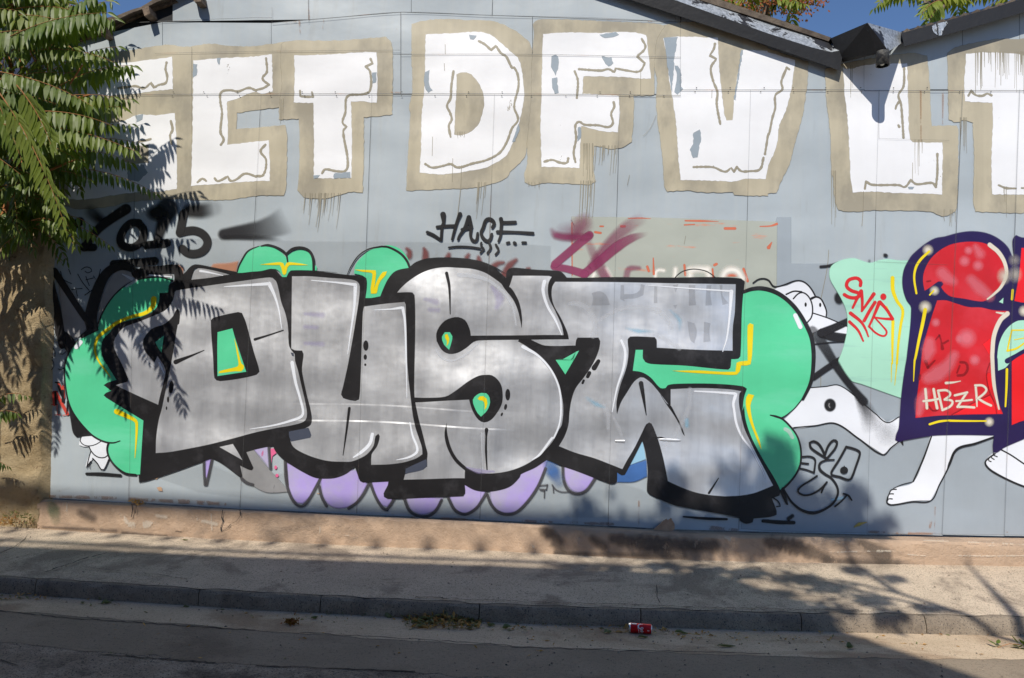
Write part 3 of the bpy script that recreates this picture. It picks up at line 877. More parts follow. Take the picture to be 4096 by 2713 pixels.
h.f += [(20 + k_, 20 + (k_ + 1) % 20, 60 + (k_ + 1) % 20, 60 + k_) for k_ in range(20)]; h.m += [0] * 20
h.build('spout', M['pipe'], hop, True)
# ------------------------------------------------------------------ graffiti (parts of the shed wall)
def coat(name, mat, parent, fills=(), lines=(), blobs=(), label=None, level=0, **kw):
    c = Coat()
    for s in fills: c.fill(s, level, **kw)
    for s in lines: c.line(s[0], s[1], level, *s[2:])
    for s in blobs: c.blob(s[0], s[1], s[2], level, *s[3:])
    return c.build(name, mat, parent, label)

# repainted areas
coat('repainted_area', 'buff', shed, ['13 62,-60 160,-60 160,262 1776,262 2700,262 2700,2150 23 1776,575 690,562 0,545 12 1590,2100 1590,900'], level=0, smooth=False)
coat('repainted_area', 'buffpale', shed, ['11 -700,100 -300,85 0,95 400,105 1000,110 1776,120 12 270,140 260,600 11 0,600 -700,300'], level=0, smooth=False, feather=6)
coat('repainted_area', 'buffpale', shed, ['D 200,1500 700,1340 1050,1480 E 500,1000 1829,1290 G 1829,1050 H 700,1200 H 1000,1400 H 1000,1500 G 700,1480 E 700,1420 D 600,1640'], level=0, smooth=False, feather=10)
c = Coat(); c.fill('M 215,118 1000,124 2265,168 2260,835 1900,900 215,900', 1, 3.0, smooth=False)
primer = c.build('old_sign_patch', 'primer', shed, 'grey-green rectangle with orange showing through above the silver letters')
c = Coat()
for s, w in (('M 1050,735 1056,672 1085,650 1135,655', 34), ('M 1252,640 1244,735', 44), ('M 1395,735 1400,650 1480,640 1570,645 1590,735', 60), ('M 1715,740 1750,668 1810,645 1870,665 1920,735', 62), ('M 420,735 440,690', 40), ('M 560,640 610,735', 40)):
    c.line(s, w, 2, 20.0, 0.95)
c.build('overspray', 'glow', primer, kind='stuff')
c = Coat()
for s, w in (('M 780,135 900,132 1005,137', (8, 12, 4)), ('M 1350,158 1500,160 1680,165', (14, 20, 4)), ('M 1340,200 1440,195', 12), ('M 1745,235 1845,235', 26), ('M 2095,215 2200,210 2262,190', (10, 14, 24)), ('M 2180,425 2210,375', (36, 10)), ('M 450,272 505,280', 22), ('M 500,214 530,214', 16), ('M 710,215 745,215', 22), ('M 1030,530 1035,690', (10, 22)), ('M 1640,600 1660,590', 26), ('M 970,615 985,660', 24), ('M 1620,640 1628,720', 18), ('M 1340,600 1350,700', 22), ('M 1930,640 1970,760', 26), ('M 1740,700 1860,700', 30), ('M 218,180 222,700', 10)):
    c.line(s, w, 2, 2.5, 0.85)
c.build('orange_flecks', paint('orange_flecks', (222, 116, 82), 0.55, 0.1, wear=0.4), primer, kind='stuff')
c = Coat()
c.line('M 20,250 60,300 190,322 390,318', (40, 70, 70, 60), 3, 16.0, (0.35, 0.9, 0.95, 0.8))
c.line('M 330,190 250,260 130,250', (150, 170, 100), 3, 40.0, (0.35, 0.5, 0.2))
c.line('M 395,300 240,430 50,590', (80, 84, 80), 3, 5.0)
c.line('M 40,615 180,640 345,690', (70, 74, 84), 3, 5.0)
c.line('M 340,690 500,560 680,410 820,330 960,290', (84, 90, 100, 80, 40), 3, 6.0, (1, 1, 0.95, 0.7, 0.05))
c.line('M 420,600 560,420 760,230 960,110', (70, 90, 120, 110), 3, 18.0, (0.8, 0.7, 0.5, 0.0))
c.line('M 365,340 470,560 560,735', (60, 90, 100), 3, 14.0, (0.3, 0.5, 0.75))
c.line('M 760,720 790,640 890,630', (60, 60, 36), 3, 10.0, (0.5, 0.6, 0.6))
c.line('M 400,60 330,180 250,320', (60, 120, 90), 3, 40.0, (0.0, 0.4, 0.4))
c.build('plum_tag', 'plum', shed, 'see-through plum red spray strokes beside the grey-green patch')
coat('thin_arc', 'tagblack', shed, lines=[('M 1240,735 1270,700 1330,660 1430,640 1540,655 1600,685 1650,725', 9, 1.5)], level=4)

# --- big white block letters with greige borders
LET = [
 ('S', '00 480,420 700,380 900,350 1160,312 1275,325 1330,325 1330,1380 1180,1382 900,1400 780,1430 540,1450 440,1420',
  ['00 540,445 700,440 890,432 1195,395 1200,620 1110,628 930,650 600,668 540,640', '00 480,860 640,850 830,850 940,800 1000,795 1080,800 1215,785 1225,1060 1228,1310 1100,1330 900,1340 590,1385 470,1380'],
  ['00 820,612 870,606 940,598 1000,612 1045,575 1070,608 1100,590 1150,575 1160,530 1148,480 1155,435', '00 1185,840 1197,900 1180,940 1190,1000', '00 960,985 1030,970 1045,965'], ['00 850,1020 1030,1005 1030,1130 900,1135 850,1120']),
 ('E', '00 1325,325 1450,303 1600,320 1776,320 01 100,305 200,290 215,400 200,640 180,735 150,745 0,765 00 1645,785 1640,895 01 0,885 205,868 215,950 212,1200 205,1330 190,1355 0,1360 00 1600,1385 1400,1390 1320,1390',
  ['00 1340,418 1420,414 1520,404 1776,392 01 112,378 116,635 40,650 00 1776,640 1700,660 1640,690 1575,705 1580,850 1578,1003 1660,995 01 90,975 95,1100 97,1255 0,1258 00 1600,1270 1325,1290 1335,900'],
  ['00 1532,1005 1552,970 1530,920 1540,780 1528,700 1535,640 1600,626 1650,635 1725,610 1776,628 01 0,625 50,612 90,588 45,545 75,500 70,405', '00 1370,1265 1405,1240 1430,1256', '00 1490,1238 1510,1258 1580,1225 1600,1255 1640,1245 1700,1205 1776,1225 01 0,1222 50,1215 70,1110 32,1050 65,1005'], []),
 ('T', '01 175,305 215,285 600,280 900,255 940,300 948,500 945,795 830,810 750,815 748,1100 740,1335 640,1335 540,1365 420,1380 330,1365 285,1320 300,1200 300,825 160,830 158,740 178,600 170,380',
  ['01 265,385 500,378 780,360 838,362 842,640 835,715 735,705 660,705 665,900 662,1235 400,1240 402,1000 398,715 262,712 268,550'],
  ['01 795,410 808,440 762,462 792,500 790,630 735,655 650,660 625,685 620,780 600,850 628,880 605,910 635,1100 625,1180 560,1188 480,1175 458,1202', '01 305,630 308,668 350,672 395,672 388,640'], []),
 ('D', '01 1080,170 1140,148 1320,132 1460,140 1640,148 1776,200 02 60,240 125,305 150,500 150,900 100,1030 90,1090 0,1180 01 1740,1230 1640,1275 1500,1305 1350,1312 1042,1325 1055,1050 1072,780 1063,760 1085,600 1080,400',
  ['01 1175,240 1400,228 1560,222 1640,250 1700,300 1776,365 02 40,400 62,460 80,590 82,700 62,800 30,925 0,1005 01 1730,1085 1600,1160 1480,1185 1300,1210 1135,1200 1145,1000 1150,800 1165,640 1172,500'],
  ['01 1545,285 1590,310 1630,348 1665,318 1700,370 1735,392 1776,470 02 15,470 40,520 45,600 15,740 42,830 0,890 01 1740,985 1690,1060 1600,1110 1500,1135 1400,1162 1350,1138 1300,1150 1220,1162 1175,1138', '01 1370,495 1355,600 1350,680 1325,735 1345,780 1358,830 1338,870 1350,950'],
  ['01 1395,515 1420,503 1480,510 1520,545 1560,610 1580,680 1580,740 1555,835 1510,900 1440,935 1378,935 1383,750 1390,650']),
 ('F', '02 145,170 180,140 330,135 560,145 1000,165 1060,180 1000,300 985,660 845,665 845,800 830,985 770,1020 690,1035 630,1020 570,1015 565,1170 580,1260 545,1280 250,1270 130,1285 90,1265 85,1200 105,1150 105,1000 130,700 140,400 150,230',
  ['02 215,235 400,225 620,230 760,220 895,232 932,245 950,400 965,545 860,545 760,535 495,530 490,650 740,665 748,780 735,918 620,910 480,875 475,1000 468,1168 340,1160 205,1158 198,900 205,600 210,400'],
  ['02 900,270 925,330 868,392 922,440 885,495 800,490 720,475 710,502 670,480 620,490 465,480', '02 435,495 457,560 450,680', '02 705,710 710,740 688,790 700,855 670,882 600,870 500,865 465,845 440,870 445,960 428,1060 440,1125', '02 225,1122 280,1110 330,1128 380,1130 390,1100'], []),
 ('V', '02 960,245 1040,180 1140,160 1300,160 1776,325 03 0,335 280,430 275,560 265,640 240,800 190,980 150,1140 100,1240 60,1340 0,1342 02 1776,1360 1640,1358 1540,1352 1530,1335 1330,1335 1200,1322 1080,1330 1058,1295 1045,1100 1010,830 1000,700 1005,560 970,380',
  ['02 1050,265 1150,255 1430,262 1440,500 1455,640 1475,800 1490,835 1530,835 1540,700 1560,560 1580,450 1600,345 1776,352 03 0,360 100,395 190,415 165,600 130,750 80,870 60,1010 35,1080 0,1150 02 1776,1165 1760,1245 1640,1240 1540,1260 1390,1255 1168,1250 1150,1050 1140,880 1115,690 1090,560 1080,420'],
  ['02 1408,305 1400,340 1372,385 1418,410 1380,470 1395,560 1425,640 1420,720 1445,862', '02 1260,1160 1330,1158 1400,1162 1480,1192 1520,1165 1540,1192 1560,1160 1590,1188 1650,1188 1720,1175 1745,1095', '02 1755,1070 1768,990 1776,940 03 10,920 30,820 50,750 52,660 100,620 92,570 130,470 148,482'], []),
 ('L', '03 395,480 480,455 520,440 970,370 1105,385 1115,500 1135,875 1310,870 1320,900 1310,1440 1280,1480 1210,1500 1130,1470 760,1460 580,1470 490,1460 465,1400 455,1250 440,1180 430,900 405,700 400,560',
  ['03 520,470 560,480 680,450 965,440 970,600 975,800 985,970 1005,985 1100,990 1210,990 1212,1100 1207,1350 1120,1345 900,1340 700,1330 590,1335 575,1250 565,1050 550,800 535,680 525,550'],
  ['03 945,470 940,600 905,660 922,720 930,800 940,955', '03 885,755 890,735 915,700', '03 905,870 910,880', '03 672,1310 680,1260 720,1282 910,1285 950,1298 990,1250 1030,1278 1140,1270 1165,1298 1175,1200 1175,1070'], []),
 ('T', '03 1245,370 1300,330 1560,275 1776,270 2300,265 2300,1480 1776,1480 1440,1470 1425,1400 1430,1100 1420,850 1360,830 1310,850 1255,830 1250,700',
  ['03 1375,375 1480,365 1700,370 1776,385 2300,385 2300,1350 1776,1350 1553,1350 1550,1100 1560,800 1555,715 1365,705 1362,560 1370,450'],
  ['03 1390,665 1410,630 1440,660 1490,665 1520,650 1550,662', '03 1600,1285 1650,1305 1720,1308', '03 1760,1305 1860,1312'], [])]
WORDS = ['leftmost white block letter, half hidden behind the green fronds', 'white block letter E with greige border, second from the left', 'white block letter T left of the letter D',
         'white block letter D with a brown-grey counter', 'white block letter F with long drips under its middle arm', 'white block letter V below the black roof edge', 'white block letter L below the rainwater spout', 'white block letter cut off by the right edge']
letters = []
for (ch, border, whites, squig, counters), lab in zip(LET, WORDS):
    c = Coat()
    for s in whites: c.fill(s, 6, 2.2, 1.6)
    o = c.build('painted_letter', 'white', shed, lab)
    letters.append(o)
    c = Coat(); c.fill(border, 4, 2.4, 1.8); c.build('letter_border', 'tan', o)
    if counters:
        c = Coat()
        for s in counters: c.fill(s, 7, 2.4, 1.4)
        c.build('letter_counter', 'tan', o)
    c = Coat()
    for s in squig: c.line(s, 15, 8, 2.4, 0.95, 6.0, 100.0, 0.25)
    c.build('squiggle_line', 'drip', o)
# tan strokes on the border of the V counter, bare spots, drips
c = Coat()
for s in ('02 275,390 300,380 322,395 320,480 300,522 275,470', '02 280,545 310,538 318,600 326,645 300,652 280,610', '02 1258,920 1305,900 1312,960 1300,1010 1290,1090 1255,1095 1232,1040 1255,1000', '02 1130,460 1150,455 1175,520 1172,600 1185,620 1150,655 1130,640 1145,540',
          '02 1055,265 1150,255 1130,370 1120,480 1110,640 1085,500', '02 620,390 690,400 705,440 670,465 650,440', '02 605,240 720,225 740,245 640,265', '01 1172,500 1200,490 1200,590 1225,625 1195,640 1168,600', '01 805,505 835,500 832,570 812,580', '01 1480,245 1530,250 1510,275 1485,275',
          '02 455,885 478,880 475,960 455,985', '02 0,985 45,860 55,900 20,980', '01 400,1215 440,1215 430,1240 405,1240', '01 540,1205 655,1195 655,1236 540,1238', '00 940,800 995,790 990,830 950,850', '00 1338,440 1365,450 1365,520 1340,535', '00 1505,405 1530,402 1520,455', '00 880,1140 1000,1145 1020,1200 960,1260 890,1250', '02 1590,345 1602,345 1548,700 1540,690 1565,540', '03 970,1300 1015,1300 1005,1318 975,1315'):
    c.fill(s, 9, 2.0, 2.2)
c.build('flaked_spots', 'bare', shed, kind='stuff')
c = Coat()
def drips(fr, x0, x1, y0, lo, hi, n, lean=0.0, w=3.2):
    for i in range(n):
        x = rng.uniform(x0, x1); L = rng.uniform(lo, hi)
        ww = rng.uniform(0.6, 1.1) * w
        c.line('%s %.0f,%.0f %.0f,%.0f %.0f,%.0f' % (fr, x, y0 - 14, x + lean * L * 0.4 + rng.uniform(-2, 2), y0 + L * 0.5, x + lean * L + rng.uniform(-3, 3), y0 + L), (ww * 1.6, ww, ww * 0.8), 10, 1.2, (1, 0.9, 0.7), 30.0)
drips('01', 340, 600, 1355, 20, 260, 22, -0.12); drips('02', 455, 580, 1270, 40, 320, 12, -0.06); drips('02', 575, 750, 1025, 40, 200, 12, -0.08); drips('02', 490, 580, 1010, 100, 260, 8)
drips('01', 1400, 1470, 930, 10, 60, 6); drips('01', 1540, 1610, 1280, 40, 260, 7, -0.1); drips('03', 1440, 1776, 375, 30, 280, 34, 0, 3.6); drips('03', 1330, 1430, 830, 30, 250, 6); drips('03', 1020, 1080, 985, 60, 240, 4)
drips('01', 160, 190, 700, 60, 160, 4); drips('03', 430, 475, 1200, 120, 400, 4); drips('03', 560, 590, 470, 40, 220, 3); drips('03', 1200, 1300, 1470, 20, 110, 6); drips('02', 105, 190, 1280, 10, 40, 5); drips('03', 1620, 1660, 1310, 20, 200, 3)
for s, w in (('01 1425,1150 1420,1300 1400,1480 1390,1568', 4), ('01 1365,1100 1362,1260', 3), ('01 1225,950 1222,1080', 3), ('01 1312,310 1313,375', 3), ('01 1306,440 1308,490', 3), ('03 663,1330 660,1450 652,1568', 4), ('03 1004,1130 1002,1250', 3), ('02 893,500 892,655', 3), ('02 815,1215 800,1285', 3), ('02 1000,800 960,890 910,945', 2), ('12 1205,70 1195,125', 3), ('I 1085,0 1070,180 1010,480 960,720 920,900', 6), ('I 1000,1280 1000,1420 970,1550', 5), ('02 1388,625 1386,680', 3)):
    c.line(s, w, 11, 1.2, 0.85, 20.0)
c.build('paint_drips', 'drip', shed, kind='stuff')
c = Coat()
for s, w in (('01 365,65 370,135', (6, 10)), ('01 190,155 280,150', 6), ('01 300,148 306,230', (10, 3)), ('01 250,155 240,190', 5), ('01 470,130 462,200', 4), ('03 1215,625 1212,860', (12, 6)), ('03 1060,630 1062,980', (9, 4)), ('01 940,640 1000,642', 8), ('02 660,135 760,140', 4), ('02 945,148 985,150', 6), ('03 320,622 380,624', 6), ('23 1185,0 1180,150 1175,230', 7), ('23 1160,380 1155,560', 5), ('23 1130,480 1125,520', 14), ('20 400,268 480,250', 16), ('20 300,305 520,312 800,318', 22), ('20 900,325 1300,345 1560,360', 26), ('22 80,478 300,486 700,500', 18), ('22 1380,525 1560,540', 26), ('23 700,552 900,562 1200,566', 16), ('21 1080,455 1500,468', 16), ('23 1640,545 1660,555', 10), ('F 950,0 940,350 935,700', (4, 5, 4)), ('22 880,340 880,500', (16, 5))):
    c.line(s, w, 12, 3.0, 0.8, 20.0, 68.0, 0.3)
c.build('rust_streaks', 'rust', shed, kind='stuff')
c = Coat()
for s in ('E 770,1100 815,1090 830,1130 800,1150 770,1130', 'E 725,1165 780,1155 790,1185 740,1195', 'G 450,1210 500,1195 490,1245 465,1240', 'D 130,1500 200,1480 170,1510', '20 1090,245 1125,240 1128,268 1100,270', 'E 430,1230 490,1240 470,1255'):
    c.fill(s, 12, 2.0, 2.5)
c.build('scraped_patches', 'clay', shed, kind='stuff')

# --- tags and older paint on the left
c = Coat()
c.line('A 1030,345 1085,420 1065,525 985,595 910,600 850,560 842,490 885,405 955,345 1030,345', 82, 14, 4.0, 1.0, 6.0, 170.0)
c.line('A 1110,577 1230,565 1330,553', 84, 14, 4.0); c.line('A 1330,200 1290,330 1250,450 1230,540', (230, 130, 90, 84), 14, 14.0, (0.75, 0.9, 1, 1)); c.blob('A 1220,240', 130, 100, 14, 0.6)
c.line('A 1500,250 1480,350 1465,430', 88, 14, 4.0); c.line('A 1560,215 1680,215 1820,190', (120, 140, 150), 14, 22.0, (1, 0.9, 0.15))
c.line('A 1460,448 1540,428 1620,425 1700,460 1748,530 1735,600 1680,650 1590,668 1530,650 1490,615', 86, 14, 4.0, 1.0, 6.0, 170.0)
c.line('A 540,230 620,300 680,330', (120, 90, 60), 14, 24.0, (0.5, 0.9, 1)); c.line('A 900,200 760,290 620,400 520,520 460,600', (110, 100, 90, 84, 84), 14, 6.0); c.line('A 460,600 560,600', 80, 14, 5.0); c.line('A 300,400 420,330', 90, 14, 6.0)
c.line('A 770,775 1000,760 1200,742', 84, 14, 4.0)
c.build('painted_numerals', 'tagblack', shed, 'black spray tag of rounded numerals in the shade of the fronds')
c = Coat(); c.line('C 505,408 640,390 780,375 900,355 1050,310 1180,250', (104, 130, 165, 190, 240, 300), 14, 14.0, (1, 0.95, 0.8, 0.6, 0.35, 0.0)); c.line('C 520,440 800,445 1000,455 1120,465', (30, 40, 36, 20), 15, 12.0, (0.6, 0.7, 0.5, 0))
c.build('spray_fade', 'mist', shed, 'black spray stroke fading out to the right above the green bubble')
old = coat('older_graffiti', 'smear', shed, ['A 190,930 270,960 420,1190 530,1400 460,1480 400,1540 B 345,150 250,140 A 240,1500 220,1200', 'A 600,1450 640,1150 720,950 800,850 880,830 960,860 1000,930 900,980 800,1070 700,1190 650,1300', 'A 1100,905 1110,880 1385,880 1385,960 1250,930'], level=13, label='older silver and black shapes behind the left bubble')
c = Coat()
c.line('A 110,930 140,1100 180,1300 210,1500 B 220,140 230,220', (60, 84, 96, 96, 90, 60), 15, 3.0); c.line('A 150,850 300,1080 430,1280 530,1420', (76, 70, 64, 60), 15, 3.0)
c.line('A 555,1470 530,1350 570,1150 640,960 720,850 820,800 900,800 980,840 1010,900', (120, 130, 120, 110, 96, 90, 84, 70, 60), 15, 3.5)
c.line('A 1075,845 1250,840 1420,830 1450,900 1440,1000', (90, 92, 92, 92, 90), 15, 3.0, 1.0, 7.0, 100.0); c.line('A 1000,870 1080,880', 90, 15, 3.0)
c.fill('B 270,560 300,880 320,1000 345,1130 380,1172 540,1160 420,980', 15, 3.0); c.fill('B 250,60 330,120 370,180 300,300 260,250 240,160', 15, 3.0)
c.line('C 110,880 140,830 190,755 240,745 400,775 640,822', (120, 80, 44, 36, 34, 34), 15, 3.0, 1.0, 7.0, 100.0)
for s in ('A 432,832 480,806 530,820 540,850 500,868 470,850', 'A 480,905 495,950 515,1000', 'A 480,940 560,920', 'A 395,880 440,960 520,1060 470,1100 540,1050', 'A 215,850 240,930 330,980', 'A 300,830 320,880', 'A 560,900 600,965 632,830', 'A 330,1040 440,1030', 'A 380,1050 390,1110', 'B 110,20 70,60 80,115 120,130 155,100 150,40 110,20', 'B 70,240 120,230 155,280 150,330 100,345', 'B 65,300 68,345', 'B 105,360 65,410 80,465 120,470 145,420 130,370 105,360', 'B 200,300 240,305 270,280', 'B 190,460 225,468 250,450'):
    c.line(s, 9, 15, 1.5, 0.9, 6.0, 150.0)
c.build('older_outline', 'black', old)
coat('older_highlight', 'hilite', old, lines=[('A 1145,890 1365,908', (14, 12), 1.5), ('A 860,880 960,930', (14, 40), 3.0, 0.7), ('A 1372,905 1365,950', 12, 1.5)], level=17)
coat('orange_spray', 'orange', shed, ['C 370,755 400,722 560,710 660,690 640,800 560,800', 'A 1390,790 1440,780 1500,820 1490,890 1440,880'], level=13, feather=8.0)
c = Coat(); c.fill('C 172,888 200,800 240,768 400,790 565,832 340,872', 16); s_sl = c.build('silver_sliver', 'silver', shed)
coat('white_line', 'hilite', s_sl, lines=[('C 265,795 330,805 500,842', (26, 20, 6), 1.5)], level=18)
st = coat('red_stencil', 'stencil', shed, lines=[('B 145,705 150,830', 34, 1.0), ('B 165,705 220,810 285,930', 34, 1.0), ('B 110,832 190,832', 8, 1.0), ('B 240,640 250,760', 20, 1.0), ('B 178,840 180,940', 8, 1.0), ('B 155,940 215,940', 7, 1.0), ('B 240,945 300,935', 8, 1.0), ('B 190,605 235,690', 26, 1.0)], level=15, label='small red and black stencil letters by the left end of the wall')
coat('black_stencil', 'black', st, lines=[('B 160,705 165,830', 22, 1.0), ('B 160,600 200,605', 14, 1.0), ('B 238,690 240,800', 28, 1.0), ('B 195,640 240,760', 26, 1.0), ('B 285,800 280,930', 12, 1.0), ('B 195,840 197,935', 7, 1.0), ('B 120,700 180,700', 6, 1.0)], level=16)
bone = coat('white_doodle', 'hilite', shed, ['B 408,1255 412,1220 430,1172 540,1162 700,1215 708,1290 718,1360 722,1400 680,1500 655,1522 630,1490 600,1450 550,1400 500,1470 475,1480 500,1390 530,1320 515,1270 450,1272'], level=14, label='small white doodle hanging below the left green bubble')
coat('doodle_outline', 'black', bone, lines=[('B 432,1172 420,1210 450,1250 510,1265 580,1250 640,1215', 9, 1.2), ('B 512,1270 530,1312 570,1360 620,1386 680,1384 718,1350', 11, 1.2), ('B 532,1320 510,1390 490,1480', 10, 1.2), ('B 550,1395 600,1450 640,1512 668,1512 722,1398', 12, 1.2), ('B 530,1430 492,1480 488,1500', (16, 10, 5), 1.2), ('B 522,1455 518,1500', 6, 1.2)], level=16)
coat('black_dash', 'tagblack', shed, lines=[('20 600,150 700,152 835,162', (18, 24, 20), 2.0)], level=13)

# --- lilac lobes, chalky outlines and scraps under the silver word
lob = coat('lilac_lobes', 'lilac', shed, ['E 120,920 128,1100 170,1250 230,1332 290,1342 360,1275 430,1150 480,1060 300,980', 'E 478,1060 485,1170 510,1280 570,1360 660,1392 780,1372 850,1330 960,1150 900,1000 700,1000',
    'E 1005,1100 1060,1280 1130,1365 1172,1378 1220,1300 1200,1100', 'E 1365,1270 1420,1400 1500,1452 1590,1450 1680,1400 1750,1290', 'G 255,1260 310,1390 380,1440 450,1440 540,1380 590,1300 630,1220 450,1120',
    'G 680,1200 690,1310 720,1380 800,1432 880,1442 960,1420 1060,1320 1160,1180 1230,1040 1285,880 1000,1000', 'G 1455,940 1468,1090 1520,1190 1590,1226 1660,1210 1730,1130 1790,1030', 'D 1190,1200 1335,1160 1345,1390 1270,1290', 'D 690,1320 745,1300 705,1500 680,1480'], level=13, feather=9.0, label='lilac lobes with charcoal outlines along the bottom of the wall')
c = Coat()
for s in ('E 105,900 115,1100 160,1260 220,1350 285,1372 350,1310 430,1170 475,1085', 'E 460,1160 490,1280 540,1370', 'E 985,1130 930,1240 860,1330 770,1395', 'E 995,1130 1060,1290 1130,1395 1170,1410 1215,1350 1250,1290', 'E 1350,1290 1400,1410 1480,1470 1600,1475 1680,1420 1740,1310', 'G 245,1290 310,1410 390,1455 450,1450 540,1390 610,1290 640,1240', 'G 650,1250 690,1350 760,1430 850,1458 950,1440 1070,1330 1180,1170 1260,980', 'G 1440,960 1450,1100 1500,1205 1590,1245 1680,1215 1750,1130 1780,1080', 'D 668,1330 672,1450 680,1568', 'D 752,1310 720,1460 695,1568', 'D 1350,1180 1360,1300 1365,1400', 'D 1520,1330 1530,1440 1540,1568', 'D 1060,1500 1110,1545 1180,1568'):
    c.line(s, 30, 14, 4.0, 0.85, 8.0)
for s in ('G 1180,1160 1280,1150 1270,1200 1200,1195', 'G 1210,1205 1250,1215 1248,1285', 'G 1330,1150 1370,1200 1440,1225 1520,1220', 'G 1340,1170 1345,1230'): c.line(s, 16, 14, 2.0, 0.7)
c.build('chalky_outline', 'charcoal', lob)
coat('silver_smear', 'smear', shed, ['D 1100,1220 1190,1205 1330,1380 1500,1568 1560,1640 1300,1640 1050,1480 1040,1360', 'H 350,-20 420,-20'] [:1], level=13, feather=5.0)
coat('pink_marks', 'pink', shed, ['D 1365,1190 1400,1185 1425,1235 1385,1265 1375,1340'], blobs=[('D 1418,1385', 18, 24), ('D 1432,1470', 20, 22), ('D 1280,1240', 14, 40, 0.6, 0.2, 0.5)], level=14)
coat('light_blue_smear', 'lightblue', shed, ['H 640,640 700,690 740,880 620,925 540,960 540,800'], level=13)
coat('blue_smear', 'blue', shed, ['H 540,960 620,930 745,890 752,1060 620,1115 440,1120 430,1020'], lines=[('G 1300,920 1340,1010 1400,1120', (110, 130, 90), 22.0, (0.5, 0.85, 0.3))], level=14, feather=6.0)

# --- the silver word
word = None
c = Coat()
c.fill('A 1400,960 C 30,900 150,890 340,870 560,835 800,805 1000,775 1060,790 1110,850 1165,860 1200,795 1260,790 1500,795 1700,812 11 470,318 640,340 740,345 765,362 770,420 757,500 800,503 860,490 885,430 920,360 970,310 1060,285 1110,250 1190,225 1320,218 1450,225 1560,245 1660,285 1740,335 F 1000,770 1110,870 1115,800 1140,770 1190,760 1400,780 1600,790 1680,800 1720,835 12 380,358 700,355 1100,358 1400,355 1590,365 1615,385 1605,480 1590,880 1585,905 1570,922 1520,925 1515,985 1500,998 1200,970 965,958 925,945 908,920 908,860 858,860 838,1005 880,1005 900,1012 960,1050 1030,1125 1065,1125 1080,1105 1150,1093 1400,1093 1600,1110 1635,1130 1625,1155 1610,1190 1600,1280 J 200,60 215,200 260,350 330,500 420,660 500,790 560,900 580,950 570,1000 490,1030 540,1160 540,1200 480,1222 300,1240 290,1280 220,1295 160,1265 150,1235 0,1215 H 1715,1490 1500,1450 1200,1395 1050,1365 850,1285 775,1245 752,1215 760,1000 735,800 705,690 640,820 540,1010 520,1045 490,1050 440,1020 435,1120 410,1140 370,1140 0,1000 G 1420,950 1300,900 1270,890 1150,970 1000,1040 990,1070 900,1160 800,1200 650,1222 520,1205 415,1150 420,1240 400,1270 0,1285 E 1180,1298 1140,1275 1135,1240 1180,1150 1185,1115 920,1125 890,1110 870,1060 835,960 750,1030 640,1075 530,1085 420,1075 300,1020 150,930 60,860 0,790 D 1390,1160 1330,1170 1190,1200 1110,1225 1185,1390 1170,1415 1140,1410 1045,1365 1070,1480 1050,1490 770,1300 650,1330 400,1420 100,1520 0,1545 20 1000,200 965,212 962,160 B 1035,1500 1050,1300 1080,1000 690,760 665,735 690,710 745,690 665,630 700,605 800,575 720,450 650,330 640,250 660,150 A 720,1500 800,1410 900,1370 1050,1330 1190,1260 1240,1180 1250,1080 1340,1070 1345,1000', 17, 2.6)
word = c.build('silver_word', 'black', shed, 'large silver graffiti word with heavy black outline and green bubbles')
# green bubbles
c = Coat()
c.fill('A 1390,930 1250,915 1100,925 1000,950 900,1000 800,1080 720,1180 660,1280 620,1400 605,1470 540,1485 480,1515 B 400,170 320,270 275,390 265,520 275,640 300,780 340,890 390,970 460,1060 540,1140 620,1190 700,1220 780,1228 720,1240 705,1290 715,1360 760,1440 830,1510 900,1550 960,1565 1045,1562 B 1080,1000 690,760 665,735 690,710 745,690 665,630 700,605 800,575 720,450 650,330 640,250 660,150 A 720,1500 800,1410 900,1370 1050,1330 1190,1260 1240,1180 1250,1080 1340,1070 1345,1000', 18)
c.build('green_bubble', 'green', word, 'mint green bubbles at the left end, crossed by leaf shadows')
c = Coat(); c.fill('C 655,815 665,750 700,680 740,620 800,570 880,535 960,540 1040,560 1120,610 1165,660 1176,640 1230,600 1310,578 1390,600 1435,650 1450,720 1482,750 1480,790 1210,790 1185,815 1165,858 1120,858 1095,805 1050,775 1000,772 900,795 800,803 700,815', 18); c.build('green_bubble', 'green', word, 'twin mint green bubble on top, above the silver D')
c = Coat(); c.fill('11 680,330 690,270 730,220 790,170 870,145 920,133 1000,160 1050,220 1072,288 970,312 920,362 885,430 862,488 800,500 760,500 770,420 765,362 740,345', 18); c.build('green_bubble', 'green', word, 'single mint green bubble left of the silver S')
c = Coat(); c.fill('12 838,1005 858,860 908,860 908,920 925,945 965,958 1200,970 1500,998 1515,985 1522,925 1570,922 1585,905 1595,600 1605,470 I 200,450 280,428 380,425 500,455 600,510 700,590 780,690 840,790 880,900 900,1020 905,1150 895,1300 870,1420 810,1540 J 720,90 650,150 570,190 620,215 680,280 740,360 780,460 790,570 780,680 740,770 670,860 577,945 560,900 500,790 420,660 330,500 260,350 215,200 200,60 12 1600,1280 1610,1190 1630,1130 1600,1112 1400,1095 1150,1095 1080,1105 1065,1125 1030,1125 960,1050 900,1015', 18); c.build('green_bubble', 'green', word, 'large mint green bubbles at the right end')
c = Coat()
for s in ('B 1205,180 1295,110 1270,290 1240,250', 'C 445,1435 600,1395 D 990,20 1110,385 810,430 808,100', '11 1290,770 1310,738 1345,738 1362,765 1358,800 1340,860 1305,825 1292,795', 'G 500,260 540,210 590,188 640,192 675,240 680,290 650,370 585,437 550,400 515,330', '12 303,930 330,925 425,932 440,875 465,865 440,910 370,1030'): c.fill(s, 22, 1.8)
c.build('green_counter', 'green', word)
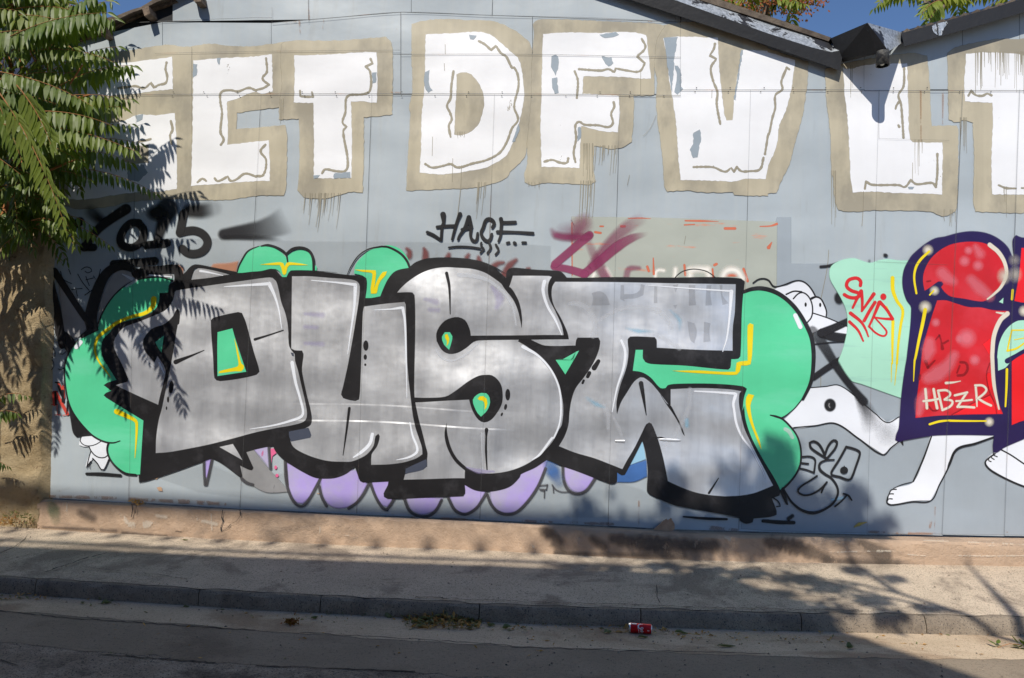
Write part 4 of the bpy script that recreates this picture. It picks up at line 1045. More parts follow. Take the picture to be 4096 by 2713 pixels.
# silver bodies of the letters
sD = coat('silver_letter', 'silver', word, ['C 10,1000 340,950 700,900 960,865 1020,868 1055,900 1080,980 1110,1120 1150,1230 1175,1340 1185,1450 D 1550,20 1560,120 1590,170 1615,200 1620,270 1650,370 1680,500 1730,720 1745,830 1730,890 1680,920 1560,950 1440,970 1200,1020 980,1080 700,1150 500,1190 300,1225 165,1235 B 1215,1180 1240,1000 1275,870 1310,700 1390,300 1440,0 A 1455,1400 1462,1270 1440,1240 1415,1265 1390,1320 1300,1400 1170,1450 1105,1520 B 1080,150 1075,200 1100,280 1150,340 1195,395 1228,325 1310,470 1290,600 1250,760 1235,835 1000,730 790,630 920,592 920,560 850,400 790,280 770,200 785,140 A 840,1470 900,1425 1030,1380 1200,1310 1320,1250 1390,1150 1410,1065', 'D 830,1172 970,1140 1020,1220 1070,1308 950,1240'], level=19, label='silver D of the large word, leaf shadows across its upper left')
sU = coat('silver_letter', 'silver', word, ['11 250,350 248,500 245,850 265,862 320,865 330,890 322,960 320,1010 350,1160 380,1280 388,1340 380,1380 350,1400 E 160,640 165,700 190,750 260,800 400,860 560,900 740,908 800,905 870,880 960,830 1030,740 1050,640 1080,615 1095,640 1070,740 1010,830 1005,880 1005,940 1180,935 1340,915 1480,870 1540,830 1535,760 1500,650 1470,560 1440,420 1420,260 1390,0 11 1060,1090 1045,900 1040,700 1038,545 1030,528 900,540 750,560 742,600 735,800 722,1150 715,1205 690,1215 605,1195 590,1170 600,1130 640,950 700,600 720,420 700,385 640,370 500,360 370,350'], level=19, label='silver U of the large word, second letter')
sS = coat('silver_letter', 'silver', word, ['11 980,462 F 0,985 80,910 200,830 320,780 450,758 600,762 760,775 880,810 980,870 1060,930 1120,985 1140,965 1180,845 1560,848 1585,858 1555,910 1545,1000 1560,1090 1620,1210 1690,1370 1710,1468 1260,1475 1240,1520 12 40,800 120,850 220,950 300,1060 340,1160 355,1260 345,1380 G 1400,570 1330,700 1220,820 1100,910 980,970 850,1010 700,1030 600,1025 500,1000 430,965 418,1000 415,1080 300,1080 0,1090 E 1345,1095 1360,1040 1590,960 1590,880 1595,820 1580,760 1540,600 1500,450 1465,280 11 1100,1190 1098,1100 1105,700 1100,480 1085,462'], level=19, label='silver S of the large word, with two eye-like counters')
sT = coat('silver_letter', 'silver', word, ['12 300,388 700,390 1100,398 1552,405 1545,600 1532,700 1530,866 1300,860 1005,845 1003,790 990,772 820,768 803,785 808,870 800,950 785,1010 750,1110 725,1220 H 435,385 440,410 480,290 540,190 620,70 685,25 720,30 800,90 900,210 985,320 1000,315 1000,150 1300,138 1600,150 1738,170 1720,190 1712,280 1730,400 1770,560 1829,690 J 330,570 400,700 460,815 503,895 420,930 300,975 160,1000 0,1008 H 1550,1268 1400,1255 1250,1225 1100,1170 970,1110 950,1000 920,860 870,680 840,600 800,510 775,497 745,515 690,625 620,765 540,900 495,985 370,935 200,870 0,812 G 1400,745 1460,640 1500,520 1510,400 1530,270 12 440,1130 500,1050 560,960 600,870 612,800 600,775 455,775 445,792 440,830 230,830 150,800 110,790 395,787 385,740 340,640 290,550 275,480 280,420'], level=19, label='silver T of the large word, rightmost letter')
# slate patches, ghosts of older paint showing through
coat('slate_patch', 'slate', word, ['D 1555,1010 1760,970 1790,1050 1780,1075 1580,1115 1560,1070', 'E 1365,980 1580,880 1590,940 1550,990 1360,1035', 'D 1575,185 1605,190 1610,225 1590,220'], level=20)
coat('ghost_marks', 'pale', sT, lines=[('M 200,985 280,985 370,1030 440,1130 450,1220 430,1310', (40, 50, 50, 48, 44, 40), 8.0, 0.6), ('M 520,1130 640,1060 760,1030 950,1025 1080,1060 1170,1140 1212,1225', (30, 40, 40, 50, 50, 44, 30), 8.0, 0.6), ('M 1080,1310 1200,1370 1290,1430', (30, 44, 40), 8.0, 0.5), ('H 1200,150 1195,300 1150,440 1050,620 940,760', (40, 50, 50, 44, 20), 8.0, 0.45), ('H 300,310 340,420 345,560', (40, 44, 30), 8.0, 0.5), ('H 400,440 460,560 490,640', (16, 40, 20), 8.0, 0.4)], level=20)
GH = paint('ghost_grey', (150, 150, 155), 0.4, 0.15, metal=0.3, op=0.22)
coat('ghost_letters', GH, sT, ['M 415,880 500,860 560,900 600,1000 415,1005 430,930', 'M 705,800 735,800 740,890 840,885 895,850 905,790 945,800 930,900 860,930 740,940 745,960 700,940', 'M 1385,800 1450,800 1445,880 1455,1000 1385,1005', 'M 1560,800 1610,800 1600,880 1615,1000 1550,1005', 'M 1690,800 1720,800 1720,900 1780,980 1720,1000', 'M 1040,800 1070,800 1070,980 1035,980', 'M 1225,800 1280,790 1255,875', 'M 1535,1165 1600,1180 1590,1260 1600,1360 1530,1370', 'M 1230,1000 1272,995 1250,1040', 'M 1370,1160 1440,1180 1465,1260 1440,1380 1400,1350'], level=20)
coat('faint_blue', 'lightblue', sT, lines=[('M 760,1230 880,1258 1040,1262', (20, 36, 20), 10.0, (0.2, 0.7, 0.1)), ('H 120,240 230,310 310,340', (30, 40, 20), 10.0, (0.2, 0.6, 0.2)), ('M 1200,1050 1290,1150 1290,1250', (20, 40, 20), 10.0, (0.2, 0.5, 0.1)), ('H 1165,470 1170,530', 40, 10.0, 0.6)], level=20)
LV = paint('faint_lilac', (178, 168, 214), 0.45, 0.05, op=0.5)
coat('faint_lilac', LV, sS, lines=[('F 260,1090 380,1120', (30, 60), 12.0, 0.5), ('F 960,960 1040,1080 1010,1180', (30, 90, 40), 14.0, 0.6), ('F 310,1200 400,1205', 40, 12.0, 0.5), ('G 430,965 560,1005 720,1010', (10, 50, 20), 6.0, 0.8)], level=20)
coat('faint_lilac', LV, sU, lines=[('11 340,610 460,620', (20, 34), 12.0, 0.6), ('11 340,700 420,705', 24, 12.0, 0.6), ('11 340,815 460,820', (20, 30), 12.0, 0.6)], level=20)
# black detail on the silver
c = Coat()
for s in ('C 375,1310 400,1285 660,1225 700,1235 740,1330 D 1190,180 1240,340 1248,385 1220,415 1050,455 840,483 800,475 778,450 765,250',
          'F 735,1430 715,1370 680,1310 610,1278 540,1285 470,1315 410,1380 380,1450 385,1540 11 1255,800 1275,840 1300,870 1340,888 1400,880 1460,845 1510,805 1545,795 1776,790 12 25,790 390,785 388,768 365,758 0,760 11 1490,762',
          'G 0,240 210,228 300,180 450,70 560,10 640,0 700,5 760,50 800,120 812,230 800,310 750,400 690,470 620,497 560,470 500,380 475,310 462,258 210,270 0,283 11 1090,1225 1090,1190',
          'F 1060,930 1115,960 1150,965 1200,1030 1250,1140 1275,1290 1272,1395 1255,1300 1230,1200 1180,1090 1100,990', 'G 230,495 205,600 215,700 250,800 310,900 370,960 420,1000 430,965 340,880 280,780 240,650 225,540',
          'H 890,200 960,300 1000,320 1050,410 1110,530 1150,640 1130,620 1080,500 1020,400 950,300', 'F 1200,1475 1260,1470 1400,1530 1450,1568 1400,1590'):
    c.fill(s, 20, 2.2)
for s, w in (('B 1418,388 1480,362 1590,318 1715,265', (48, 36, 20, 7)), ('C 835,1510 980,1465 1130,1415', (28, 16, 12)), ('E 777,348 745,600 711,840', (28, 20, 7)), ('F 487,818 515,960 525,1245', (34, 26, 8)), ('G 643,572 640,640 638,800 648,990', (38, 18, 22, 12)), ('H 690,88 715,230 745,420', (48, 34, 8)), ('12 600,938 570,985', (26, 36)), ('12 537,1020 525,1045', (26, 24)), ('12 497,1073 490,1090', 16), ('H 815,657 900,655 950,668', (6, 16, 10)), ('H 1500,1080 1400,1235', (10, 24))):
    c.line(s, w, 22, 1.8)
for s, rx, ry, ro in (('11 762,830', 19, 38, 0), ('11 758,910', 12, 20, 0), ('11 758,963', 8, 9, 0), ('G 865,207', 27, 64, 0), ('G 842,335', 16, 33, 0.2), ('G 803,412', 11, 21, 0.35), ('B 1370,650', 25, 70, 0.12), ('B 1338,780', 12, 33, 0), ('B 1322,870', 8, 20, 0)):
    c.blob(s, rx, ry, 22, 0.12, ro)
c.build('black_detail', 'black', word)
c = Coat()
c.line('B 400,150 320,255 265,390 255,520 265,650 290,790 335,900 390,985 460,1070 540,1150 620,1200 700,1228 770,1232 835,1212', (10, 14, 14, 12, 12, 13, 15, 16, 18, 18, 17, 16, 14, 10), 21, 1.5)
c.line('B 715,1240 702,1290 712,1360 755,1440 830,1515 900,1555 1000,1568', (24, 22, 20, 20, 22, 24, 22), 21, 1.5); c.line('A 1390,950 1250,910 1100,922 1000,945 900,995 800,1075 715,1180 650,1290 605,1400', 14, 21, 1.5); c.line('A 600,1460 520,1480 440,1530', (26, 60, 40), 21, 2.0)
c.line('C 650,805 665,750 700,680 750,600 800,565 880,535', (12, 16, 18, 18, 14, 6), 21, 1.5); c.line('C 900,535 965,525 1050,545 1120,580 1162,622 1178,700', (14, 26, 24, 24, 22, 14), 21, 1.5); c.line('C 1170,610 1230,565 1320,553 1400,585 1442,660 1450,800', (24, 30, 30, 30, 30, 26), 21, 1.5)
c.line('11 632,340 660,280 710,208 780,162 870,143', (5, 8, 9, 10, 12), 21, 1.2); c.line('11 870,143 920,148 1000,190 1045,240 1070,300', (12, 14, 16, 16, 14), 21, 1.2)
c.line('I 190,440 280,410 380,402 500,430 610,490 720,590 800,700 860,810 905,920 925,1050 925,1180 910,1330 880,1430 815,1560', (36, 42, 46, 46, 44, 44, 44, 42, 44, 44, 42, 40, 36, 30), 21, 2.0)
c.line('J 800,0 730,85 660,145 600,188', 10, 21, 1.2); c.line('J 475,160 530,172 600,200 680,275 750,370 785,470 796,570 785,680 740,780 670,870 590,945', (12, 22, 20, 20, 18, 20, 20, 20, 20, 22, 24), 21, 1.5)
c.build('bubble_outline', 'black', word)
c = Coat()
for s in ('C 890,728 1000,712 1100,703 1130,712 1147,750 1165,712 1190,703 1300,715 1395,733 1300,735 1195,735 1175,760 1160,825 1140,838 1125,825 1110,760 1095,733 1000,733', '11 680,303 830,308 833,330 822,430 840,380 880,320 908,315 900,340 865,380 850,410 838,465 828,470 798,470 795,440 808,335 800,325 740,318',
          '12 1112,1005 1300,1003 1450,1012 1550,1012 1558,950 1575,942 1635,935 1635,690 1650,675 1675,685 1665,900 1655,960 1630,968 1590,968 1580,1010 1560,1032 1440,1030 1200,1015', '12 1622,1240 1625,1190 1640,1165 1680,1175 1660,1220 J 265,60 280,180 310,290 360,420 382,520 365,490 320,380 265,240 228,110',
          'D 985,35 1010,110 1040,230 1060,300 1085,320 1085,350 1060,380 1000,380 820,402 830,380 1020,330 1030,310 1010,180', '11 1310,755 1328,750 1340,780 1335,815 1322,835 1325,800 1312,775', 'G 550,250 570,225 610,222 645,250 652,300 640,345 622,365 625,330 620,290 600,268 570,265'):
    c.fill(s, 23, 2.4)
c.line('A 1190,1140 1175,1220 1100,1285 940,1330 800,1390 720,1450 650,1500 B 600,140 575,220 580,300 620,390 680,470 735,545', (60, 46, 38, 32, 34, 36, 34, 30, 26, 22, 18, 16, 6), 23, 2.5); c.line('B 800,905 900,950 1000,1005 1010,1060 1005,1200 992,1390', (56, 44, 34, 28, 20, 5), 23, 2.5)
c.build('yellow_accent', 'yellow', word)
c = Coat()
for s, w in (('C 515,960 740,945 970,930', (8, 22, 34)), ('C 985,930 1040,1050 1085,1200 1115,1395', (44, 28, 18, 8)), ('D 1590,290 1625,490 1670,650 1705,800 1690,850 1600,890 1400,945 1150,985', (40, 30, 26, 26, 30, 26, 18, 6)), ('11 385,378 560,393 690,408', (6, 12, 22)), ('11 690,415 682,560 660,720 636,890', (26, 18, 12, 5)), ('11 820,584 930,578 1010,568', (5, 10, 20)), ('11 1018,570 1032,650 1040,850 1047,1190', (22, 16, 12, 5)), ('E 1018,620 990,720 900,810 820,862', (34, 36, 34, 14)), ('E 1410,500 1440,640 1485,755 1480,810 1400,860 1270,890', (16, 22, 26, 28, 22, 6)),
             ('F 1510,905 1495,1000 1540,1160 1620,1300 1690,1460', (40, 34, 28, 26, 12)), ('12 75,838 180,900 270,1000 325,1120 340,1250 330,1370 290,1470 G 1330,660 1200,830 1120,890', (24, 16, 14, 13, 13, 12, 12, 18, 16, 6)), ('12 940,412 1250,435 1510,452', (5, 9, 12)), ('12 1522,455 1512,600 1490,780 1462,870', (28, 16, 12, 6)), ('12 758,795 785,870 775,980 730,1120 695,1290', (18, 20, 18, 13, 6)), ('H 1250,170 1450,180 1670,195', (14, 20, 28)), ('H 1680,205 1655,300 J 95,100 120,250 180,390 270,510 340,640 400,760 420,830', (36, 28, 26, 26, 22, 20, 18, 14, 5)), ('B 378,232 425,180', 44), ('I 735,685 788,805', 46), ('B 1245,395 1275,460 1302,520', (26, 24, 6))):
    c.line(s, w, 23, 2.2)
c.build('white_highlight', 'hilite', word)
c = Coat()
for s, w in (('F 612,835 800,855 950,910 1080,1020 1170,1150 1205,1300 1215,1370', (46, 40, 34, 30, 26, 20, 10)), ('11 1250,862 1290,915 1350,937 1430,910 1490,862 1540,815', (18, 15, 14, 14, 13, 10)), ('G 600,612 598,760 598,990', (28, 22, 6)), ('J 630,305 670,330 705,395', (40, 44, 36)), ('B 1110,40 1040,140 1030,210 1070,320 1140,400 1190,450', (14, 22, 18, 18, 16, 6)), ('A 900,1010 1000,950', (20, 36))):
    c.line(s, w, 23, 3.0, 0.9)
c.build('thin_highlight', 'pale', word)

# --- small tags
c = Coat()
for s, w in (('F 450,205 455,290 440,330 430,470', (60, 34, 32, 30)), ('F 285,390 350,420 425,470', (32, 34, 30)), ('F 388,335 480,325 580,322', 32), ('F 628,200 600,270 575,350 545,465', (44, 34, 32, 26)), ('F 608,465 620,430 680,340 720,235', (28, 28, 38, 48)), ('F 720,235 742,330 738,430 765,478 798,475 812,400', (46, 38, 30, 34, 34, 28)), ('F 648,362 700,350 750,332', 32), ('F 965,338 985,295 945,252 900,262 870,340 848,400 880,462 920,482 945,458 960,410', (32, 36, 36, 36, 36, 34, 34, 36, 34, 30)), ('F 1055,252 1060,300 1055,370 1050,430 1030,485', (44, 36, 34, 30, 26)), ('F 1060,288 1130,288 1205,285', 34), ('F 1018,385 1200,388 1390,400', (34, 26, 32)), ('F 510,550 600,540 740,545 838,560', (20, 22, 22, 22)), ('F 850,500 850,535 880,565 842,605', 24), ('F 930,500 950,550 915,608', 24), ('F 1002,520 1030,580 1000,622', 24), ('F 1120,502 1140,498', 28), ('F 1195,500 1205,508', 34), ('F 1280,498 1315,498', 26)):
    c.line(s, w, 22, 2.0, 1.0, 5.0, 95.0)
c.build('black_tag', 'tagblack', shed, 'black marker tag HACF with underline and dots above the silver S')
c = Coat()
for s, w in (('F 95,640 100,590 70,560', (60, 50, 30)), ('F 265,670 265,600 250,560', (70, 60, 30)), ('F 500,650 510,620', (60, 40)), ('F 700,650 715,625', (50, 36)), ('F 825,690 820,650', (60, 36)), ('F 980,745 1020,715 1080,705', (60, 50, 30)), ('F 1090,830 1150,730 1210,680', (70, 70, 40)), ('F 1330,770 1350,768', 30), ('C 1330,-40 1331,-39', 3)):
    c.line(s, w, 15, 12.0, 0.75)
c.build('maroon_marks', 'maroon', shed, kind='stuff')
tagc = Coat()
for s, w in (('J 1062,610 980,560 900,500 885,450 925,432 985,465 1045,572', 24), ('J 1045,572 1080,480 1135,422 1170,438 1155,500 1110,560 1065,612', 24), ('J 1140,625 1050,632 992,665 990,720 1040,770 1110,815 1170,900 1180,980 1130,1080 1030,1150 920,1182 800,1150 700,1070 640,980 605,925', (16, 20, 24, 28, 26, 22, 22, 22, 24, 26, 34, 28, 22, 20, 24)), ('J 1268,490 1330,505 1400,535 1410,565 1370,690 1320,820 1290,836 1200,805 1115,782 1112,755 1190,630 1268,490', 24), ('J 800,595 890,592 940,620 940,690 930,760', (20, 20, 20, 20, 22)), ('J 780,715 850,730 930,760', 18), ('J 800,660 870,667', 20), ('J 962,795 880,850 790,910 765,955 800,988 860,997 930,975 1010,920 1065,860', 20), ('J 1065,860 1035,905 1008,968', 18), ('J 1150,1115 1215,1060 1272,1000', 18), ('J 1240,980 1290,1000 1325,1048', (18, 22, 16)), ('J 600,960 625,1020 650,1090', (40, 40, 20)), ('J 500,1020 555,1060 580,1110 540,1115', 14)):
    tagc.line(s, w, 22, 1.8, 1.0, 6.0, 110.0)
tagc.blob('J 1245,735', 44, 40, 22, 0.1); tagc.line('J 1248,735 1246,690', (40, 8), 22, 1.5)
tagc.build('face_tag', 'tagblack', shed, 'black line tag of a face with heart and phone right of the silver T')
coat('black_dash', 'tagblack', shed, lines=[('J 400,1265 560,1278 720,1282', (34, 42, 36), 3.0), ('J 665,1245 705,1212', 40, 6.0, 0.9), ('22 1190,448 1340,460 1490,465', (10, 20, 16), 3.0), ('22 1740,478 1776,476', 18, 3.0)], level=16)
coat('small_smears', 'lightblue', shed, lines=[('J 1120,1045 1200,1030 1280,1015', (24, 34, 16), 6.0, 0.7)], level=15)
coat('small_smears', paint('mustard_smear', (196, 168, 48), 0.5, 0.2, grain=0.6), shed, lines=[('J 1350,1330 1400,1300 1480,1278', (10, 40, 8), 6.0, 0.7)], level=15)

# --- white cartoon figure behind the silver word
fig = coat('white_figure', 'hilite', shed, ['I 545,395 640,375 740,335 800,335 870,375 920,440 945,490 985,490 1030,540 1055,620 1060,705 1170,755 1280,800 1280,880 1150,860 1000,840 910,870 860,760 600,520 500,430',
    'I 880,1460 900,1440 1050,1428 1190,1415 1370,1535 L 0,600 150,720 280,820 415,755 415,1050 320,1120 235,1185 J 1400,405 1155,247 940,270 720,292 620,205 760,60',
    'L 780,930 1490,930 1480,988 1280,1060 1070,1125 980,1310 23 1300,10 1240,130 1130,335 1000,338 855,365 828,350 832,310 870,255 1010,205 1090,0', 'L 1385,1260 1420,1215 1480,1165 1600,1080 1829,1000 2300,980 2300,1700 1829,1542 1660,1470 1450,1350 1400,1310'], level=13, feather=4.0, label='white running cartoon figure with googly eyes behind the silver word and red letter')
c = Coat()
for s, w in (('I 295,345 350,308 410,300 460,320 500,375 540,386 620,365 730,325 800,325 860,360 910,420 942,478', 16), ('I 640,465 720,432 800,438', 16), ('I 715,510 760,462 810,445 865,478 905,550 916,640 900,710 860,758', 14), ('I 905,508 950,490 1000,510 1040,580 1062,650 1055,705', (26, 20, 16, 16, 14, 12)), ('I 920,660 1060,706 1180,756 1280,800', 12), ('I 900,1440 1050,1428 1190,1415 1370,1535 L 0,600 150,725 280,822 415,758', 11), ('J 720,290 940,270 1155,246 1400,405 1650,573 L 320,1110 430,1025', 13), ('L 780,980 690,1230 575,1490 23 1010,205 930,225 870,252', (16, 20, 18, 9, 9, 9)), ('23 832,310 826,350 855,366 1000,345 1130,336 1190,225 1245,120 L 985,1290 1070,1125 1280,1060 1490,985', (10, 10, 10, 9, 8, 9, 10, 18, 18, 16, 12)),
             ('23 890,258 855,262 840,292', 8), ('23 870,290 840,292 830,322', 8), ('23 862,325 835,325 825,345', 8), ('L 1500,1175 1430,1225 1390,1270 1410,1320 1480,1380 1650,1470 1829,1545 2300,1700', 18), ('L 1560,1125 1680,1190 1829,1290 2100,1460', 16), ('L 1480,1170 1490,1195 1525,1210', 12), ('L 1455,1200 1465,1225 1490,1240', 12), ('L 1425,1225 1430,1255 1455,1265', 12), ('I 940,985 1090,968 1250,960', 12), ('L 440,1020 460,1075', (40, 10))):
    c.line(s, w, 15, 1.4, 1.0, 7.0, 100.0)
c.blob('I 843,572', 13, 25, 15, 0.2); c.blob('I 995,575', 13, 25, 15, 0.2); c.blob('J 1098,55', 68, 76, 15, 0.25)
c.build('figure_outline', 'tagblack', fig)
coat('button_highlight', paint('grey_mist', (150, 150, 152), 0.6, 0.05), fig, lines=[('J 1090,40 1085,60 1095,78', 14, 4.0, 0.7)], level=18)
c = Coat()
c.line('I 1290,745 1150,810 1010,868 1130,905 1280,925', (76, 80, 90, 90, 84), 16, 4.0, (0.95, 0.95, 1, 0.95, 0.9), 7.0, 100.0); c.line('I 915,840 1000,950 1120,1140 1230,1310 1340,1450 1450,1580', (90, 110, 90, 70, 70, 90), 16, 8.0, (0.5, 0.65, 0.8, 1, 0.95, 0.85)); c.line('I 925,1335 1060,1240 1200,1150', (64, 66, 66), 16, 4.0, (0.95, 0.95, 0.95))
c.line('J 1400,-20 1480,120 1560,340', (60, 120, 190), 16, 30.0, (0.9, 0.55, 0.0)); c.line('J 1680,320 1700,360', 160, 16, 60.0, 0.2)
c.line('I 1000,175 1090,165 1190,130', (26, 28, 22), 16, 4.0); c.blob('I 1680,55', 34, 22, 16, 0.5, 0.4); c.blob('I 1510,115', 20, 26, 16, 0.8, 0, 0.5); c.blob('I 1195,500', 62, 78, 16, 0.4)
c.build('black_cross_strokes', 'mist', shed, 'crossed black spray strokes between the green bubble and the mint panel')
mint = coat('mint_panel', 'mint', shed, ['I 1090,230 1110,170 1180,120 1280,90 1360,88 1440,115 1520,135 1600,110 1700,95 1829,110 K 520,400 520,700 560,940 500,1568 L 450,550 250,480 0,390 I 1300,1360 1210,1280 1180,1180 1220,1070 1260,930 1280,800 1270,650 1220,520 1150,400 1100,310'], level=17, feather=4.0, label='pale mint background panel behind the red letters')
c = Coat()
for s, w in (('I 1415,372 1418,330 1385,298 1330,300 1285,325 1272,380 1320,425 1400,455 1400,485 1350,502 1290,492 1248,468', 36), ('I 1335,605 1375,520 1420,430', (24, 30, 34)), ('I 1425,430 1435,540 1430,640', (36, 30, 20)), ('I 1430,640 1500,540 1555,462', (22, 30, 40)), ('I 1568,548 1510,640 1455,740', 34), ('I 1612,550 1560,680 1505,800', (40, 28, 22)), ('I 1620,545 1690,625 1752,720', (36, 30, 32)), ('I 1752,724 1650,718 1562,705', (30, 22, 18)), ('I 1562,705 1650,800 1690,860 1662,900 1580,870 1505,800', (16, 18, 20, 20, 20, 22)), ('I 1312,662 1420,750 1470,830 1498,905', (38, 30, 22, 16)), ('I 1302,752 1390,840 1445,952', (32, 26, 18))):
    c.line(s, w, 19, 2.0, 1.0, 5.0, 110.0)
c.blob('I 1655,490', 36, 40, 19, 0.3)
c.build('red_tag', 'tagred', mint, 'red spray tag SNIB on the mint panel')
coat('yellow_drip', 'yellow', mint, lines=[('K 340,600 345,740 390,860 455,965 430,1150 405,1350 390,1568 L 395,100 365,400', (44, 42, 36, 32, 30, 26, 24, 18, 6), 2.0), ('K 345,1090 340,1300 338,1568 L 330,150 325,365', (36, 30, 18, 12, 5), 2.0), ('K 270,930 310,1020 330,1060', (26, 30, 14), 2.0)], level=18)

# --- red letters with navy outline
navy = coat('red_letter', 'navy', shed, ['K 450,620 470,500 520,400 560,340 700,220 820,150 930,130 1000,110 1100,85 1230,70 1380,85 1500,130 1600,200 1660,270 1690,340 1720,380 1760,500 1780,600 1750,700 1720,860 1829,880 L 1829,-300 1700,-100 1690,100 1690,400 1690,850 1829,800 1829,1010 1600,1110 1520,1165 1480,1160 1475,1080 1490,970 1200,965 1000,965 780,975 480,1025 400,1040 370,1020 380,960 410,880 440,500 480,200 K 500,1500 550,940 500,860 460,740'], level=20, feather=4.0, label='red letter i with navy outline and ivory highlights')
nxt = coat('red_letter', 'navy', shed, ['K 1700,160 1740,115 1800,140 2500,220 2500,1568 L 2500,1000 1829,1000 1690,900 K 1700,1400 1680,1000 1720,860 1760,600 1720,380'], level=19, feather=3.0, label='second red letter with navy outline cut off by the right edge')
coat('red_fill', 'red', navy, ['K 685,600 700,520 760,400 860,300 980,230 1100,200 1240,190 1370,205 1480,260 1570,340 1620,430 1635,530 1610,640 1540,740 1450,820 1370,865 1280,860 1150,835 1000,810 930,760 890,705 915,670 900,640 860,640 760,710 705,745 690,680', 'K 845,855 950,855 1060,890 1200,930 1340,935 1480,965 1660,975 1600,1040 1550,1120 1500,1250 1460,1400 1450,1568 L 1460,150 1490,400 1540,600 1590,725 1400,725 1000,740 850,745 600,770 610,600 640,350 680,0 K 720,1250 780,1050'], level=21)
coat('red_fill', 'brightred', nxt, ['K 1800,260 2500,300 2500,850 1829,880 1720,860 1750,700 1780,500', 'L 1690,130 1829,30 2500,-50 2500,700 1829,800 1690,850'], level=21)
c = Coat(); c.fill('L 1040,728 1250,610 1440,515 1500,600 1580,724 1400,728', 22); c.fill('K 1360,1350 1450,1280 1440,1480', 22, 3.0); c.fill('L 1400,290 1420,258 1455,262 1480,400 1440,470', 22, 3.0); c.build('bright_red_corner', 'brightred', navy)
c = Coat()
for s, r_ in (('K 1155,410', 75), ('K 1308,460', 75), ('K 1200,290', 60), ('K 830,1105', 60), ('K 1180,1280', 130), ('L 1270,115', 75), ('K 1100,1290', 60)): c.blob(s, r_, r_, 22, 0.7, 0, 0.75)
for s, w in (('K 900,540 960,600 1030,640', (120, 120, 80)), ('K 1230,620 1330,720 1440,810', (100, 130, 90)), ('K 760,1330 750,1420 730,1500', (110, 150, 90)), ('L 1040,60 960,180 850,270 740,320', (90, 130, 170, 120)), ('L 720,480 670,580 640,720', (90, 120, 60)), ('K 1280,250 1330,330', (60, 100))): c.line(s, w, 22, 22.0, 0.6)
c.build('rose_mist', 'rose', navy)
c = Coat()
for s, w in (('L 1110,140 1170,150 1190,215 1150,280 1080,290', 30), ('L 1100,180 1070,260', 20), ('L 715,130 740,200 820,120', (40, 30, 16)), ('K 830,1300 870,1250 890,1310 905,1400', (14, 22, 14, 40)), ('K 920,1340 970,1310', 24), ('L 750,640 800,690 850,680', 20), ('K 730,640 770,635', 18), ('L 1010,735 1250,600 1440,510', 12), ('L 1440,150 1405,270 1430,450 1500,620 1520,720', 12), ('L 650,290 640,330', 30)): c.line(s, w, 22, 3.0, 0.8)
c.build('dark_red_marks', 'darkred', navy, kind='stuff')
c = Coat()
for s, w in (('K 1440,225 1540,310 1610,430 1628,560 1570,700 1480,790 1415,840', (50, 48, 42, 40, 34, 26, 18)), ('K 1640,1005 1560,1080 1490,1250 1470,1450 L 1470,100 1490,400 1545,670', (54, 50, 48, 46, 44, 40, 18)), ('K 1515,990 1600,1005', (14, 30)), ('L 712,445 722,560 730,660', 30), ('L 805,445 825,560 845,660', 30), ('L 690,580 780,570 860,555', 26), ('L 855,462 880,570 905,680', 26), ('L 855,462 950,458 992,490 985,520 930,562', 26), ('L 930,562 1010,575 1018,605 985,645 905,682', 26), ('L 1045,515 1110,500 1185,482', 26), ('L 1180,485 1130,560 1075,645', 26), ('L 1075,645 1170,645 1265,652', 26), ('L 1060,580 1150,575 1240,566', 22), ('L 1280,402 1290,520 1296,640', (26, 26, 14)), ('L 1275,402 1360,405 1402,450 1370,500 1305,548', 26), ('L 1305,548 1380,595 1455,630', 26), ('L 945,375 1030,368 1110,353', (30, 20, 8))):
    c.line(s, w, 23, 2.6, 1.0, 5.0, 110.0)
c.build('ivory_tag', 'beige', navy, 'ivory highlights and the ivory tag HBZR')
c = Coat()
for s, r_ in (('K 740,285', 70), ('K 815,745', 62), ('K 710,930', 82), ('L 1435,815', 62), ('K 1829,975', 72)): c.blob(s, r_, r_, 24, 0.75)
c.blob('K 1600,580', 90, 110, 24, 0.9, 0, 0.7); c.blob('K 1730,560', 90, 110, 24, 0.9, 0, 0.5); c.blob('K 1720,400', 80, 80, 24, 0.9, 0, 0.35)
c.build('ivory_glow', 'beige', navy)
coat('yellow_accent', 'yellow', navy, lines=[('K 755,300 660,390 605,480 585,600 610,775', (26, 30, 28, 24, 22), 1.8), ('K 710,960 680,1120 640,1300 600,1500 L 590,120 578,355', (42, 38, 32, 26, 22, 8), 1.8), ('L 1635,220 1630,420 1618,640', (28, 26, 18), 1.8), ('L 760,842 870,810 990,798', (24, 26, 18), 1.8), ('L 990,802 1200,805 1400,805', (24, 20, 16), 1.8), ('K 1700,738 1692,842', 26, 1.8), ('K 762,792 805,745', 18, 1.8)], level=25)
mc = coat('mint_corner', 'mint', nxt, ['K 2500,1000 1829,1080 1760,1085 1680,1130 1600,1220 1545,1350 1525,1500 L 1530,100 1535,235 1620,200 1680,130 1829,20 2500,-60'], level=22)
coat('yellow_accent', 'yellow', nxt, lines=[('K 1640,1425 1665,1300 1692,1192', 18, 1.5), ('K 1692,1192 1829,1190 2000,1180', 16, 1.5), ('K 1640,1425 1740,1400 1829,1340 1950,1260', (24, 22, 16, 10), 1.5), ('K 1720,1300 1829,1280', 10, 1.5)], level=24)
coat('navy_line', 'navy', nxt, lines=[('K 1640,1540 1740,1480 1829,1430 2100,1300', (60, 44, 44, 40), 2.0)], level=24)
coat('mint_corner', 'mint', navy, ['K 1545,872 1595,825 1590,890', 'K 1520,890 1545,872 1590,895'] [:1], level=22)

